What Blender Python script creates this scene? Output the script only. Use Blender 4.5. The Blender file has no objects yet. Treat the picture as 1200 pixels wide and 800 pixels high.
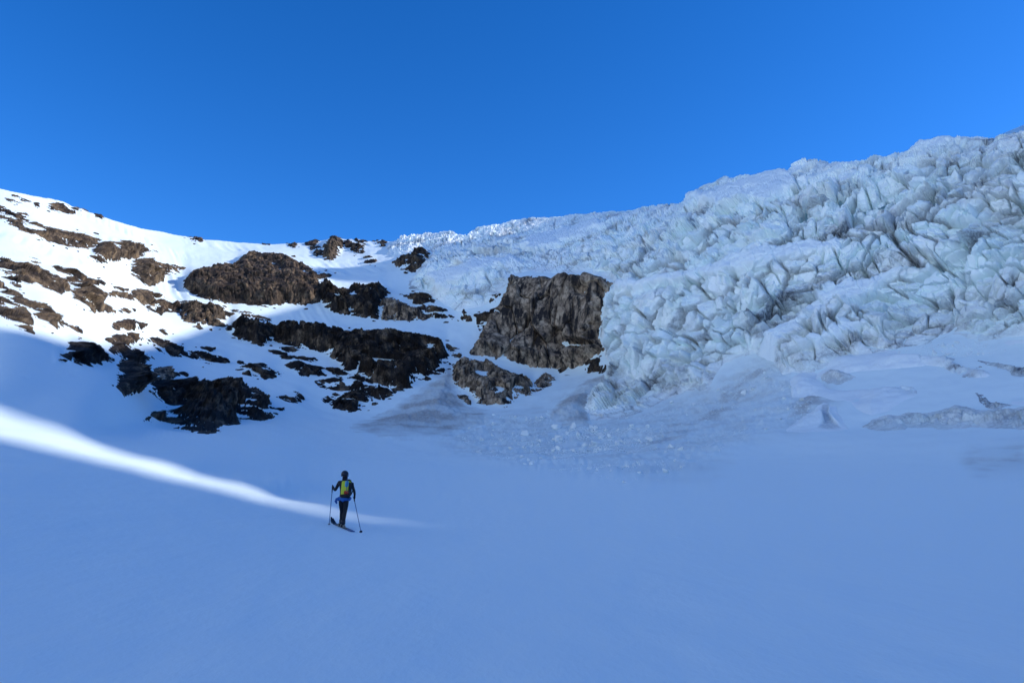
import bpy, math, random, time
import numpy as np
from mathutils import Vector, Matrix
T0 = time.time()
rad = math.radians
scene = bpy.context.scene
C = scene.collection
random.seed(4)
RNG = np.random.default_rng(11)

# ------------------------------------------------------------------ camera
CAM_H = 1.5
F = 867.0
PITCH = math.atan(160 / F)
cam = bpy.data.cameras.new("camera")
cam.sensor_width = 36.0
cam.lens = 36.0 * F / 1200.0
cam.clip_start = 0.1
cam.clip_end = 6000
cam_o = bpy.data.objects.new("camera", cam)
C.objects.link(cam_o)
cam_o.location = (0, 0, CAM_H)
cam_o.rotation_euler = (math.pi / 2 + PITCH, 0, 0)
scene.camera = cam_o

# ------------------------------------------------------------------ light
SUN_AZ = rad(88.0)      # clockwise from +Y (the view direction): the sun stands to the right
SUN_EL = rad(25.0)
world = bpy.data.worlds.new("World")
scene.world = world
world.use_nodes = True
nt = world.node_tree
nt.nodes.clear()
sky = nt.nodes.new("ShaderNodeTexSky")
sky.sky_type = 'NISHITA'
sky.sun_disc = False
sky.sun_elevation = SUN_EL
sky.sun_rotation = SUN_AZ
sky.altitude = 3000
sky.air_density = 1.0
sky.dust_density = 0.8
sky.ozone_density = 4.0
hsv = nt.nodes.new("ShaderNodeHueSaturation")
hsv.inputs['Saturation'].default_value = 1.27
hsv.inputs['Hue'].default_value = 0.510
bg = nt.nodes.new("ShaderNodeBackground")
bg.inputs['Strength'].default_value = 0.108
wo = nt.nodes.new("ShaderNodeOutputWorld")
nt.links.new(sky.outputs[0], hsv.inputs['Color'])
nt.links.new(hsv.outputs[0], bg.inputs['Color'])
nt.links.new(bg.outputs[0], wo.inputs['Surface'])

sun = bpy.data.lights.new("sun", 'SUN')
sun.energy = 2.1
sun.angle = rad(0.6)
sun.color = (1.0, 0.95, 0.88)
sun_o = bpy.data.objects.new("sun", sun)
C.objects.link(sun_o)
sdir = Vector((math.sin(SUN_AZ) * math.cos(SUN_EL), math.cos(SUN_AZ) * math.cos(SUN_EL), math.sin(SUN_EL)))
sun_o.rotation_euler = sdir.to_track_quat('Z', 'Y').to_euler()
sun_o.location = sdir * 300

scene.view_settings.view_transform = 'Standard'
scene.view_settings.look = 'None'
scene.view_settings.exposure = 1.24
scene.view_settings.gamma = 1.0
scene.cycles.use_denoising = True
scene.cycles.denoising_input_passes = 'RGB_ALBEDO_NORMAL'
scene.cycles.denoising_prefilter = 'ACCURATE'
scene.cycles.max_bounces = 12
scene.cycles.diffuse_bounces = 10

# ------------------------------------------------------------------ numpy noise
def _hash(ix, iy, iz, seed=0):
    h = (ix.astype(np.uint32) * np.uint32(374761393) + iy.astype(np.uint32) * np.uint32(668265263)
         + iz.astype(np.uint32) * np.uint32(2147483647) + np.uint32((seed * 144269504) & 0xffffffff))
    h = (h ^ (h >> np.uint32(13))) * np.uint32(1274126177)
    h = (h ^ (h >> np.uint32(15))) * np.uint32(2246822519)
    return h ^ (h >> np.uint32(16))

_G = np.array([(1,1,0),(-1,1,0),(1,-1,0),(-1,-1,0),(1,0,1),(-1,0,1),(1,0,-1),(-1,0,-1),
               (0,1,1),(0,-1,1),(0,1,-1),(0,-1,-1),(1,1,0),(-1,1,0),(0,-1,1),(0,-1,-1)], np.float32)

def perlin(p, seed=0):
    p = p.astype(np.float32)
    fl = np.floor(p)
    i = fl.astype(np.int64)
    f = p - fl
    w = f * f * f * (f * (f * 6 - 15) + 10)
    out = np.zeros(len(p), np.float32)
    for dx in (0, 1):
        wx = w[:, 0] if dx else 1 - w[:, 0]
        for dy in (0, 1):
            wy = w[:, 1] if dy else 1 - w[:, 1]
            for dz in (0, 1):
                wz = w[:, 2] if dz else 1 - w[:, 2]
                g = _G[_hash(i[:, 0] + dx, i[:, 1] + dy, i[:, 2] + dz, seed) & np.uint32(15)]
                out += wx * wy * wz * (g[:, 0] * (f[:, 0] - dx) + g[:, 1] * (f[:, 1] - dy) + g[:, 2] * (f[:, 2] - dz))
    return out

def fbm(p, octaves=4, seed=0, gain=0.5):
    o = 0; a = 1.0; s = 1.0
    for k in range(octaves):
        o = o + a * perlin(p * s, seed + k)
        a *= gain; s *= 2.03
    return o

def worley(p, seed=0, jitter=0.95):
    """F1, F2, hash of the nearest cell, its centre."""
    p = p.astype(np.float32)
    i = np.floor(p).astype(np.int64)
    n = len(p)
    f1 = np.full(n, 9, np.float32); f2 = np.full(n, 9, np.float32)
    hid = np.zeros(n, np.uint32); cen = np.zeros((n, 3), np.float32)
    for dx in (-1, 0, 1):
        for dy in (-1, 0, 1):
            for dz in (-1, 0, 1):
                cx = i[:, 0] + dx; cy = i[:, 1] + dy; cz = i[:, 2] + dz
                h = _hash(cx, cy, cz, seed)
                c = np.empty((n, 3), np.float32)
                c[:, 0] = cx + 0.5 + jitter * ((h & np.uint32(1023)) / 1023.0 - 0.5)
                c[:, 1] = cy + 0.5 + jitter * (((h >> np.uint32(10)) & np.uint32(1023)) / 1023.0 - 0.5)
                c[:, 2] = cz + 0.5 + jitter * (((h >> np.uint32(20)) & np.uint32(1023)) / 1023.0 - 0.5)
                d = ((c - p) ** 2).sum(1)
                near = d < f1
                f2 = np.where(near, f1, np.minimum(f2, d))
                f1 = np.where(near, d, f1)
                hid[near] = h[near]
                cen[near] = c[near]
    return np.sqrt(f1), np.sqrt(f2), hid, cen

def rnd(h, k):
    z = np.zeros_like(h, np.int64)
    return _hash(h.astype(np.int64), z + k * 7 + 1, z + 3, 5) / np.float32(4294967295.0)

def sstep(a, b, x):
    t = np.clip((x - a) / (b - a), 0, 1)
    return t * t * (3 - 2 * t)

def facets(p, size, seed, tilt=0.9, crack=0.10, depth=0.5, off=0.55, stretch=1.0):
    """blocky displacement in metres: every Voronoi cell has its own offset and its own tilted face"""
    q = p / np.array([size, size, size * stretch], np.float32)
    f1, f2, h, c = worley(q, seed)
    o = (rnd(h, 1) - 0.5) * off * size
    g = np.stack([rnd(h, 2) - 0.5, rnd(h, 3) - 0.5, rnd(h, 4) - 0.5], 1) * tilt
    d = o + ((q - c) * g).sum(1) * size
    e = np.clip((f2 - f1) / crack, 0, 1)
    d = d - depth * size * (1 - e) ** 2
    return d.astype(np.float32), h, e

# ------------------------------------------------------------------ the land
def pchip(x, y, xi):
    """monotone cubic through (x, y), x rising; linear beyond the ends"""
    x = np.asarray(x, float); y = np.asarray(y, float)
    h = np.diff(x); d = np.diff(y) / h
    m = np.zeros_like(y)
    m[0] = d[0]; m[-1] = d[-1]
    for k in range(1, len(x) - 1):
        if d[k - 1] * d[k] > 0:
            w1 = 2 * h[k] + h[k - 1]; w2 = h[k] + 2 * h[k - 1]
            m[k] = (w1 + w2) / (w1 / d[k - 1] + w2 / d[k])
    k = np.clip(np.searchsorted(x, xi) - 1, 0, len(x) - 2)
    t = (xi - x[k]) / h[k]
    r = ((1 + 2 * t) * (1 - t) ** 2 * y[k] + t * (1 - t) ** 2 * h[k] * m[k]
         + t * t * (3 - 2 * t) * y[k + 1] + t * t * (t - 1) * h[k] * m[k + 1])
    r = np.where(xi < x[0], y[0] + (xi - x[0]) * m[0], r)
    return np.where(xi > x[-1], y[-1] + (xi - x[-1]) * m[-1], r)

cp, sp = math.cos(PITCH), math.sin(PITCH)
def bearing(u, v):
    """photograph sighting -> unit plan direction and tangent of elevation"""
    x = (np.asarray(u, float) - 600) / F
    y = (400 - np.asarray(v, float)) / F
    Y = cp - y * sp; Z = sp + y * cp
    hr = np.hypot(x, Y)
    return x / hr, Y / hr, Z / hr, hr

def near_ground(x, y):
    b = 0.25 * 1.2 * np.logaddexp(0, (-x - 4.0) / 1.2)
    return b + 0.0006 * np.maximum(0, y - 20) ** 2 - 0.01

# surveyed sections: sight line -> distance (m) of the slope along it
SECT = {
 -400: [(440, 40), (400, 56), (350, 95), (300, 150), (260, 200), (200, 300), (120, 400)],
 -150: [(440, 43), (400, 66), (350, 115), (300, 175), (260, 230), (190, 350)],
 0: [(440, 46), (400, 75), (385, 90), (350, 130), (300, 190), (260, 245), (220, 320)],
 100: [(470, 48), (440, 75), (420, 105), (400, 130), (380, 150), (350, 180), (320, 215), (290, 265), (248, 360)],
 200: [(530, 36), (515, 55), (505, 90), (495, 125), (480, 150), (460, 170), (440, 185), (400, 220), (380, 238), (350, 275), (330, 300), (300, 345), (274, 410)],
 300: [(555, 37), (540, 50), (520, 80), (505, 115), (490, 150), (470, 175), (440, 205), (400, 240), (370, 265), (340, 290), (310, 340), (286, 405)],
 400: [(580, 38), (560, 56), (540, 85), (520, 122), (505, 158), (490, 185), (460, 208), (430, 225), (390, 250), (370, 266), (340, 290), (310, 340), (281, 400)],
 470: [(580, 43), (560, 64), (540, 93), (520, 130), (505, 163), (490, 185), (460, 208), (430, 226), (390, 248), (370, 262), (340, 288), (310, 318), (281, 380)],
 550: [(580, 47), (560, 72), (540, 100), (520, 135), (500, 170), (470, 200), (450, 215), (420, 232), (390, 246), (360, 258), (330, 272), (300, 305), (278, 345)],
 640: [(580, 47), (560, 71), (540, 98), (520, 128), (500, 160), (480, 185), (460, 205), (445, 217), (430, 232), (400, 238), (360, 243), (330, 252), (300, 290), (258, 350)],
 760: [(580, 46), (560, 69), (540, 95), (520, 118), (500, 142), (480, 165), (460, 182), (440, 192), (400, 202), (360, 211), (330, 220), (300, 238), (270, 272), (245, 310)],
 900: [(580, 46), (560, 68), (540, 90), (520, 110), (500, 125), (480, 138), (460, 150), (430, 164), (400, 173), (370, 181), (340, 188), (310, 196), (280, 207), (250, 221), (210, 250)],
 1050: [(580, 45), (560, 66), (540, 85), (520, 104), (505, 118), (480, 128), (450, 142), (420, 155), (400, 164), (370, 171), (340, 177), (310, 184), (280, 191), (250, 200), (210, 216), (174, 240)],
 1200: [(580, 45), (560, 64), (540, 82), (520, 100), (505, 112), (480, 122), (450, 133), (420, 145), (395, 154), (360, 160), (320, 167), (280, 175), (240, 184), (200, 196), (148, 220)],
 1500: [(580, 44), (560, 62), (540, 78), (520, 95), (500, 108), (450, 125), (400, 138), (350, 144), (300, 150), (250, 158), (200, 166), (150, 178), (100, 196)],
}
SECT[2100] = SECT[1500]
CREST = np.array([(-400, 120), (-150, 178), (0, 220), (30, 226), (60, 234), (100, 248), (150, 264), (200, 275), (240, 282), (300, 286), (350, 285), (390, 281),
         (420, 282), (450, 284), (500, 279), (530, 278), (545, 283), (560, 274), (600, 265), (640, 261), (680, 257), (740, 250), (800, 243),
         (815, 233), (850, 216), (880, 217), (920, 213), (935, 200), (960, 195), (1000, 196), (1060, 187), (1100, 179), (1180, 168), (1200, 165), (1500, 118)], float)

U0, DU, NU = -400, 2, 1252
W0, NW = -60, 961
gu = U0 + DU * np.arange(NU)
gw = W0 + np.arange(NW).astype(float)
vc = np.interp(gu, CREST[:, 0], CREST[:, 1])
keys = sorted(SECT)
cols = []
for u in keys:
    vs = np.arange(900, 400, -12.0)
    bx, by, e, hr = bearing(np.full(len(vs), u), vs)
    pts = []
    for a, b, ee, v in zip(bx, by, e, vs):
        r = np.linspace(1.5, 60, 1200)
        below = (CAM_H + ee * r) <= near_ground(a * r, b * r)
        if not below.any():
            break
        rr = r[np.argmax(below)]
        if rr > 33 or (pts and rr < pts[-1][1]):
            break
        pts.append((v, rr))
    for v, r in SECT[u]:
        if v < pts[-1][0] - 7 and r > pts[-1][1] * 1.06:
            pts.append((v, r))
    pts = np.array(pts)[::-1]
    cols.append(pchip(pts[:, 0], np.log(pts[:, 1]), gw))
cols = np.array(cols)                         # (section, w)
R = np.empty((NU, NW))
for j in range(NW):
    R[:, j] = np.exp(pchip(keys, cols[:, j], gu))
def boxblur(a, n, axis):
    if n < 1: return a
    pad = [(0, 0)] * a.ndim; pad[axis] = (n, n)
    b = np.pad(a, pad, mode='edge')
    c = np.cumsum(b, axis=axis)
    z = np.zeros_like(np.take(c, [0], axis=axis))
    c = np.concatenate([z, c], axis=axis)
    m = a.shape[axis]
    hi = np.take(c, np.arange(2 * n + 1, 2 * n + 1 + m), axis=axis)
    lo = np.take(c, np.arange(0, m), axis=axis)
    return (hi - lo) / (2 * n + 1)
R = np.exp(boxblur(boxblur(np.log(R), 8, 0), 8, 0))
Ug, Wg = np.meshgrid(gu.astype(float), gw, indexing='ij')
Vc = vc[:, None]
Wcl = np.maximum(Wg, Vc)
bx, by, e, hr = bearing(Ug, Wcl)
jc = np.clip(np.round(vc - W0).astype(int), 0, NW - 1)
Rc = R[np.arange(NU), jc][:, None]
behind = np.maximum(0, Vc - Wg)
RR = np.where(behind > 0, Rc + behind * 1.1, R)
ZZ = CAM_H + e * np.where(behind > 0, Rc, R) + behind * 0.22 - 0.0045 * behind ** 2
P = np.stack([bx * RR, by * RR, ZZ], -1)
MPP = np.where(behind > 0, Rc, R) / hr / F
Ps = P.copy()
for k in range(3):
    Ps[..., k] = boxblur(boxblur(boxblur(boxblur(P[..., k], 5, 0), 10, 1), 5, 0), 10, 1)
dU = np.gradient(Ps, axis=0); dW = np.gradient(Ps, axis=1)
N = np.cross(dW, dU)
N /= np.linalg.norm(N, axis=-1, keepdims=True)
N *= np.where((N[..., 2:3] * 0.6 - N[..., 1:2] * 0.4) < 0, -1, 1)

def bil(tab, u, w):
    fu = np.clip((u - U0) / DU, 0, NU - 1.001); fw = np.clip(w - W0, 0, NW - 1.001)
    i = fu.astype(int); j = fw.astype(int)
    a = fu - i; b = fw - j
    if tab.ndim == 3:
        a = a[..., None]; b = b[..., None]
    return (tab[i, j] * (1 - a) * (1 - b) + tab[i + 1, j] * a * (1 - b) + tab[i, j + 1] * (1 - a) * b + tab[i + 1, j + 1] * a * b)

def sdf(poly, x, y):
    """signed distance to a polygon, positive inside"""
    poly = np.asarray(poly, float)
    d2 = np.full(x.shape, 1e12); ins = np.zeros(x.shape, bool)
    n = len(poly)
    for k in range(n):
        ax, ay = poly[k]; cx, cy = poly[(k + 1) % n]
        ex, ey = cx - ax, cy - ay
        t = np.clip(((x - ax) * ex + (y - ay) * ey) / (ex * ex + ey * ey + 1e-9), 0, 1)
        d2 = np.minimum(d2, (x - ax - t * ex) ** 2 + (y - ay - t * ey) ** 2)
        if ay != cy:
            cross = ((ay > y) != (cy > y)) & (x < (cx - ax) * (y - ay) / (cy - ay) + ax)
            ins ^= cross
    d = np.sqrt(d2)
    return np.where(ins, d, -d)

# ------------------------------------------------------------------ outcrops seen from the survey point (outline, label, bare patches of snow)
ROCKS = [
 # upper left
 ("long", [(-30,247),(0,252),(12,257),(24,261),(31,264),(38,262),(50,266),(71,272),(88,275),(104,278),(113,280),(118,283),(112,288),(106,290),(95,291),(81,288),(65,283),(50,279),(32,272),(19,267),(11,262),(0,254),(-30,250)],
  "long reddish brown rock band high on the sunlit left slope", [[(22,264),(33,265),(51,271),(48,273),(35,270)]]),
 ("boulder", [(107,300),(112,290),(117,286),(130,287),(140,285),(150,286),(165,292),(185,296),(167,297),(166,302),(140,304),(122,308),(110,304)],
  "brown rock knob ending the high reddish band, a snow patch on it", [[(126,288),(134,289),(141,296),(133,296)]]),
 ("small", [(54,240),(65,239),(74,241),(80,244),(92,246),(86,249.5),(77,248),(67,246),(60,244)], "small dark outcrop just below the left skyline", []),
 ("small", [(6,233),(16,235),(26,239),(18,240)], "thin reddish rock sliver near the left edge below the skyline", []),
 ("small", [(15,229),(26,232),(36,235),(24,234)], "thin grey rock sliver topmost near the left edge", []),
 ("small", [(40,237),(45,237.5),(48,240),(42,241)], "tiny brown rock between two slivers under the left skyline", []),
 ("small", [(-20,243),(0,247),(12,252),(22,258),(33,260),(28,257),(14,249),(0,242)], "broken grey ledge directly above the long reddish rock band", [[(4,247),(14,252),(10,252)]]),
 ("small", [(20,250),(30,251),(34,253),(25,253)], "little brown rock fleck above the long reddish band", []),
 ("small", [(88,241),(98,244),(107,248),(100,248)], "narrow rock rib along the left skyline", []),
 ("small", [(111,252),(117,253),(120,256),(113,255)], "lone dark rock on the skyline right of the narrow rib", []),
 ("small", [(221,279),(236,280),(237,284),(228,285)], "small flat rock breaking the middle of the snowy skyline", []),
 ("boulder", [(156,306),(172,306),(180,311),(195,313),(217,314),(207,319),(190,321),(192,330),(175,336),(164,330),(155,322)],
  "squat dark boulder with a blue shadow on the snow left of it", [[(178,314),(190,314),(188,320),(180,320)]]),
 # left edge
 ("slab", [(-30,300),(0,306),(16,310),(37,316),(50,320),(70,326),(80,329),(81,340),(71,345),(56,340),(41,335),(19,330),(8,320),(-30,310)],
  "broad smooth olive brown slab at the left edge", []),
 ("small", [(61,314),(70,315),(85,317),(97,324),(106,329),(131,334),(112,334),(87,331),(80,331),(77,325),(67,319)],
  "jagged dark spur pointing right from the end of the olive slab", [[(62,318),(70,320),(76,324),(68,322)]]),
 ("boulder", [(81,332),(90,332),(106,336),(127,346),(120,352),(115,357),(130,361),(132,367),(121,366),(114,365),(104,367),(99,362),(87,351),(84,344)],
  "mossy dark green bluff below the jagged spur", []),
 ("small", [(-20,312),(7,317),(15,325),(24,336),(30,348),(19,337),(7,326),(-20,318)], "narrow rock rib running down under the olive slab", [[(8,325),(14,326),(16,330)]]),
 ("slab", [(-30,324),(0,331),(10,341),(20,347),(36,360),(52,365),(65,376),(75,389),(70,391),(54,390),(41,376),(36,367),(25,360),(15,357),(0,343),(-30,334)],
  "purple brown rib slanting down from the left edge above the shadow line", [[(28,364),(36,366),(42,378),(52,388),(42,386),(33,376)]]),
 ("slab", [(-30,348),(0,354),(12,362),(25,365),(27,370),(37,382),(39,390),(32,389),(19,381),(10,375),(0,370),(-30,362)],
  "pale tan slab lowest at the left edge", [[(4,360),(14,365),(20,370),(10,367)]]),
 ("small", [(32,304),(40,305),(47,308),(40,307.5)], "thin dark line of rock on the snow above the olive slab", []),
 ("small", [(46,358),(52,359),(53,364),(48,363)], "small brown rock right of the slanting purple rib", []),
 ("small", [(79,384),(88,385),(95,390),(88,390)], "dark crumb of rock beside the foot of the purple rib", []),
 # middle left ledges
 ("boulder", [(127,343),(142,344),(156,346),(157,340),(172,343),(190,351),(179,354),(170,356),(161,351),(156,350),(142,349),(130,346)],
  "ragged brown ledge left of the blue iced rock", []),
 ("small", [(133,337),(150,339),(144,340)], "thin rock line just above the ragged brown ledge", []),
 ("small", [(172,360),(180,352),(190,352),(201,357),(210,358),(210,366),(201,365),(195,364),(189,367),(179,365)],
  "dark rock glazed with blue ice beside the tan boulders", [[(175,359),(184,358),(183,363),(177,363)]]),
 ("small", [(140,364),(148,363),(156,366),(148,368)], "small brown rock under the ragged ledge", []),
 ("boulder", [(210,357),(217,356),(227,358),(240,362),(250,361),(256,362),(265,366),(273,369),(265,372.5),(262,376),(255,376),(266,380),(259,385),(250,383),(244,380),(234,385),(225,381),(214,374),(211,366)],
  "tan cracked boulders jutting from the snow below the great dark hump", [[(254,376),(262,376),(270,379),(262,380)]]),
 ("small", [(270,364),(285,366),(295,370),(316,375),(317,379),(302,376),(287,372),(277,367)], "thin rock strip on the snow right of the tan boulders", []),
 ("small", [(130,381),(140,378),(149,377),(170,382),(164,386),(149,388),(134,386)], "brown ledge in the sun between snow runnels", [[(150,380),(160,381),(163,385),(153,384)]]),
 ("small", [(122,399),(136,394),(152,393),(167,397),(157,402),(150,404),(135,403)], "brown ledge right at the edge of the shade", [[(120,401),(128,400),(132,403)]]),
 ("small", [(186,389),(190,388),(197,392),(191,395)], "lone rock in the sunlit snow above the shadow line", []),
 ("small", [(172,398),(185,399),(198,402),(186,404.5),(175,402)], "low brown rock sill touching the shadow line", []),
 ("small", [(82,399),(92,401),(88,404)], "rock crumb on the shadow line above the black ragged patch", []),
 # great hump and its band
 ("hump", [(217,331),(230,325),(245,321),(257,316),(275,317),(282,307),(297,301),(312,303),(332,305),(345,311),(362,319),(372,325),(386,323),(388,325),(372,331),(375,335),(377,349),(374,354),(360,357.5),(335,356),(322,360),(300,359),(282,356),(250,355),(230,347),(217,339)],
  "great rounded dark rock hump with a sunlit brown top", [[(311,315),(322,316),(333,322),(328,322)],[(350,323),(358,324),(364,329),(354,327)],[(356,339),(366,341),(363,343)]]),
 ("cliff", [(374,334),(380,335),(392,339),(391,345),(405,347),(417,342),(447,341),(455,346),(450,352),(446,360),(442,374),(428,373),(415,370),(395,369),(382,361),(376,352)],
  "black streaked cliff band right of the great hump", [[(409,353),(422,353),(420,356),(411,356)],[(431,349),(440,349),(438,351)]]),
 ("boulder", [(447,355),(452,354),(462,355),(475,360),(495,367),(500,376),(478,377),(450,376),(445,367)], "grey square block at the right end of the black cliff band", [[(466,356),(478,357),(488,364),(480,364)]]),
 ("small", [(470,348),(506,347),(509,356),(500,359),(524,364),(530,370),(512,377),(503,374),(491,370),(488,363),(479,353)], "dark broken ledge under the left tongue of the icefall", [[(496,367),(503,370),(500,372)]]),
 ("boulder", [(390,279.5),(399,280),(402,286),(400,294),(395,301),(387,307),(379,304),(380,292),(385,286)], "tan rock tower standing on the middle skyline", []),
 ("small", [(367,299),(375,291),(379,294),(379,300),(371,303)], "dark rock at the left foot of the tan tower", []),
 ("small", [(400,281),(407,283),(417,288),(427,291),(426,296),(416,295),(406,290)], "brown sunlit slab right of the tan tower", []),
 ("small", [(425,302.5),(432,301),(441,306),(439,308.5),(429,308.5)], "lone dark boulder in the blue bowl below the skyline", []),
 ("small", [(461,308),(472,305),(482,303),(491,294.5),(504,296),(504,302),(494,314),(482,318),(470,316)], "black rock at the left border of the icefall", []),
 ("small", [(338,285),(347,286),(346,291),(340,290)], "tiny skyline rock above the great hump", []),
 ("small", [(357,284),(365,284),(373,283),(371,289),(360,289)], "double rock on the skyline left of the tan tower", []),
 ("small", [(364,291),(375,289),(372,294),(365,294)], "small grey rock under the double skyline rock", []),
 ("small", [(437,282),(444,281),(454,285),(449,289),(442,288)], "brown crumbled rock on the skyline right of the tan tower", []),
 ("small", [(415,279),(422,280),(430,284),(424,286),(417,283)], "skyline slab above the sunlit brown slab", []),
 ("small", [(308,283),(316,283),(315,287),(309,287)], "little grey skyline rock in the middle of the snow saddle", []),
 # second tier
 ("cliff", [(266,383),(275,379),(295,380),(320,386),(340,384),(375,387),(400,392),(416,394),(437,396),(462,395),(483,396),(508,400),(520,407),(525,417),(518,421),(514,424),(529,425),(514,430),(508,434),(506,441),(502,445),(485,448),(483,454),(464,458),(441,453),(430,452),(436,446),(420,441),(405,440),(403,432),(397,424),(382,414),(355,407),(335,401),(322,396),(310,403),(300,402),(285,397),(272,391)],
  "long tall black and grey cliff across the middle of the left slope", [[(412,441),(424,441),(430,444),(415,445)],[(395,390),(412,392),(420,396),(405,396)],[(497,412),(505,413),(502,416)]]),
 ("small", [(523.5,403),(537,408.6),(542,414),(539,420),(529,415)], "oval dark rock beside the snow gully under the icefall", []),
 ("small", [(506,437),(520,433),(529,432),(523,438),(508,441)], "flat dark rock on the snow at the right foot of the tall cliff", []),
 ("small", [(330,407),(352,407),(352,409),(338,412)], "thin black rock line under the tall cliff", []),
 ("small", [(315,410),(325,411),(340,416),(367,421),(372,424),(358,424),(330,418)], "long narrow black rock strip slanting under the tall cliff", []),
 ("small", [(334,428),(351,425),(364,431),(393,434),(407,437),(403,443),(378,441),(353,440),(341,434)], "flat black ledge left of the foot of the tall cliff", [[(360,435),(366,436),(364,438)]]),
 ("small", [(276,434),(287,429),(297,430),(305,428),(315,432),(336,439),(310,442.5),(287,440)], "ragged black ledge in shaded snow below the tall cliff", [[(306,433),(311,433),(313,436),(307,436)]]),
 ("small", [(279,425),(293,425.5),(282,430)], "small black wedge over the ragged ledge", []),
 ("small", [(370,447),(385,447),(403,443),(430,442),(437,453),(464,461),(448,468),(433,464),(422,462),(393,457),(376,453)], "low black rock shelf under the foot of the tall cliff", [[(380,451),(390,450),(394,454),(386,455)],[(404,450),(411,451),(408,453)]]),
 ("boulder", [(391,470),(397,466),(410,462),(426,464),(437,468),(442,472),(422,478),(412,481),(391,477)], "lowest black rocks beside the grey avalanche cone", []),
 ("small", [(327,465),(339,461),(345,458),(360,464),(349,470),(338,470)], "small black hooked rock alone on the lower snow", [[(334,464),(346,463),(340,466)]]),
 ("small", [(377,467),(393,462),(398,464),(382,470)], "short black rock left of the lowest rocks", []),
 # lower left
 ("small", [(71,416),(77,417),(80,404),(95,406),(110,409),(115,417),(131,424),(128,426),(110,427),(97,425),(90,424)], "ragged black rock patch farthest left in the shade", [[(78,409),(86,414),(82,417)]]),
 ("small", [(64,425),(69,424),(70,426),(66,427)], "black speck of rock left of the ragged patch", []),
 ("boulder", [(127,412),(132,402),(146,406),(165,412),(158,415),(178,420),(167,425),(152,430),(165,432),(177,437),(177,445),(167,455),(160,461),(147,463),(137,452),(140,444),(137,430),(142,425),(140,416)], "black rock stack with a hollow of snow in its right side", [[(163,441),(172,442),(174,450),(167,452)],[(141,407),(150,412),(144,414)]]),
 ("small", [(182,405),(190,403),(200,406),(220,411),(232,414),(238,416),(250,419),(265,421),(268,425),(262,429.5),(245,427),(225,421),(220,418),(200,417),(187,411)], "long black ledge in the shade under the tan boulders", []),
 ("small", [(236,408),(251,409.5),(246,412.5)], "small black lens of rock above the long black ledge", []),
 ("boulder", [(177,437),(187,431),(196,435),(197,445),(190,452),(178,449)], "round grey boulder on top of the lower black rocks", []),
 ("small", [(196,436),(205,438),(218,441),(206,443),(197,446)], "dark tail of rock right of the round grey boulder", []),
 ("cliff", [(177,447),(200,450),(220,449),(224,457),(240,451),(260,452),(285,459),(300,462),(310,469),(315,475),(310,482),(331,481),(325,486),(295,492),(277,489),(280,497),(262,502),(245,504),(220,502),(210,500),(190,495),(172,490),(180,484),(195,486),(225,483),(195,475),(185,467),(177,460)],
  "broad black rock mass lowest on the left with scattered snow patches", [[(235,456),(244,457),(250,462),(240,461)],[(196,483),(206,484),(202,486)],[(284,470),(290,467),(292,471)],[(291,473),(299,475),(294,477)],[(240,482),(247,484),(243,486)]]),
 # beside and below the icefall
 ("wall", [(601,327),(615,329),(631,325),(648,330),(669,327),(696,325),(716,331),(721,336.5),(708,346),(707,359),(707,374),(703,382),(702,399),(711,410),(705,414),(690,424),(681,429),(665,435),(650,432),(631,431),(605,425),(582,421.5),(577,418),(552,416),(552,406),(562,395),(565,387),(573,372),(584,359),(593,346),(598,336)],
  "big grey brown rock wall with black water streaks in a gap of the icefall", [[(663,405),(690,406),(702,405),(690,410),(670,408)],[(684,346),(692,345),(692,347.5)]]),
 ("small", [(539,369),(543,361),(550,366),(558,367),(570,364),(580,362),(573,374),(562,386),(556,378),(543,374)], "dark cave mouth rock under the ice lip left of the big wall", []),
 ("small", [(571,351),(580,346),(587,346),(580,353),(573,355)], "dark patch of rock put in for the shaded cave in the green ice edge", []),  # the cave's shade is built as a dark rock patch
 ("boulder", [(533,429),(543,423),(560,426),(577,429),(594,440),(605,442),(624,450),(626,459),(611,465),(590,474),(565,473),(552,465),(543,457),(530,452),(531,440)],
  "brown jointed bluff below the big wall at the head of the avalanche cone", [[(556,446),(564,443),(571,444),(570,449),(562,450)]]),
 ("small", [(535,464),(552,465),(552,472),(541,471)], "small brown ledge at the left foot of the jointed bluff", []),
 ("small", [(627,446),(639,439),(653,445),(647,451),(629,458)], "smooth grey rock right of the jointed bluff", []),
 ("small", [(655,435),(669,431),(668,440),(660,440)], "small dark rock on the dirty snow under the big wall", []),
 ("small", [(686,427),(707,419),(712,429),(705,439),(687,437)], "reddish block wedged between the big wall and the ice cliff", []),
]
ICE_POLY = [(452,290),(470,279),(500,272),(600,240),(700,225),(800,210),(900,180),(1000,160),(1200,110),(1420,60),(1420,400),(1260,392),(1200,392),(1150,398),(1120,392),(1085,402),(1050,408),(1020,414),(985,424),(945,436),(915,436),(905,424),(885,412),(868,418),(845,432),(836,444),(828,456),(800,463),(772,472),(740,484),(700,490),(683,482),(686,462),(706,441),(712,424),(708,412),(703,398),(702,383),(708,372),(706,352),(712,344),(720,338),(716,328),(690,322),(655,322),(632,320),(603,324),(590,336),(578,348),(566,362),(540,362),(520,357),(505,347),(482,340),(478,328),(488,318),(500,306),(508,297),(500,292),(480,300),(468,300),(455,298)]
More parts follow.
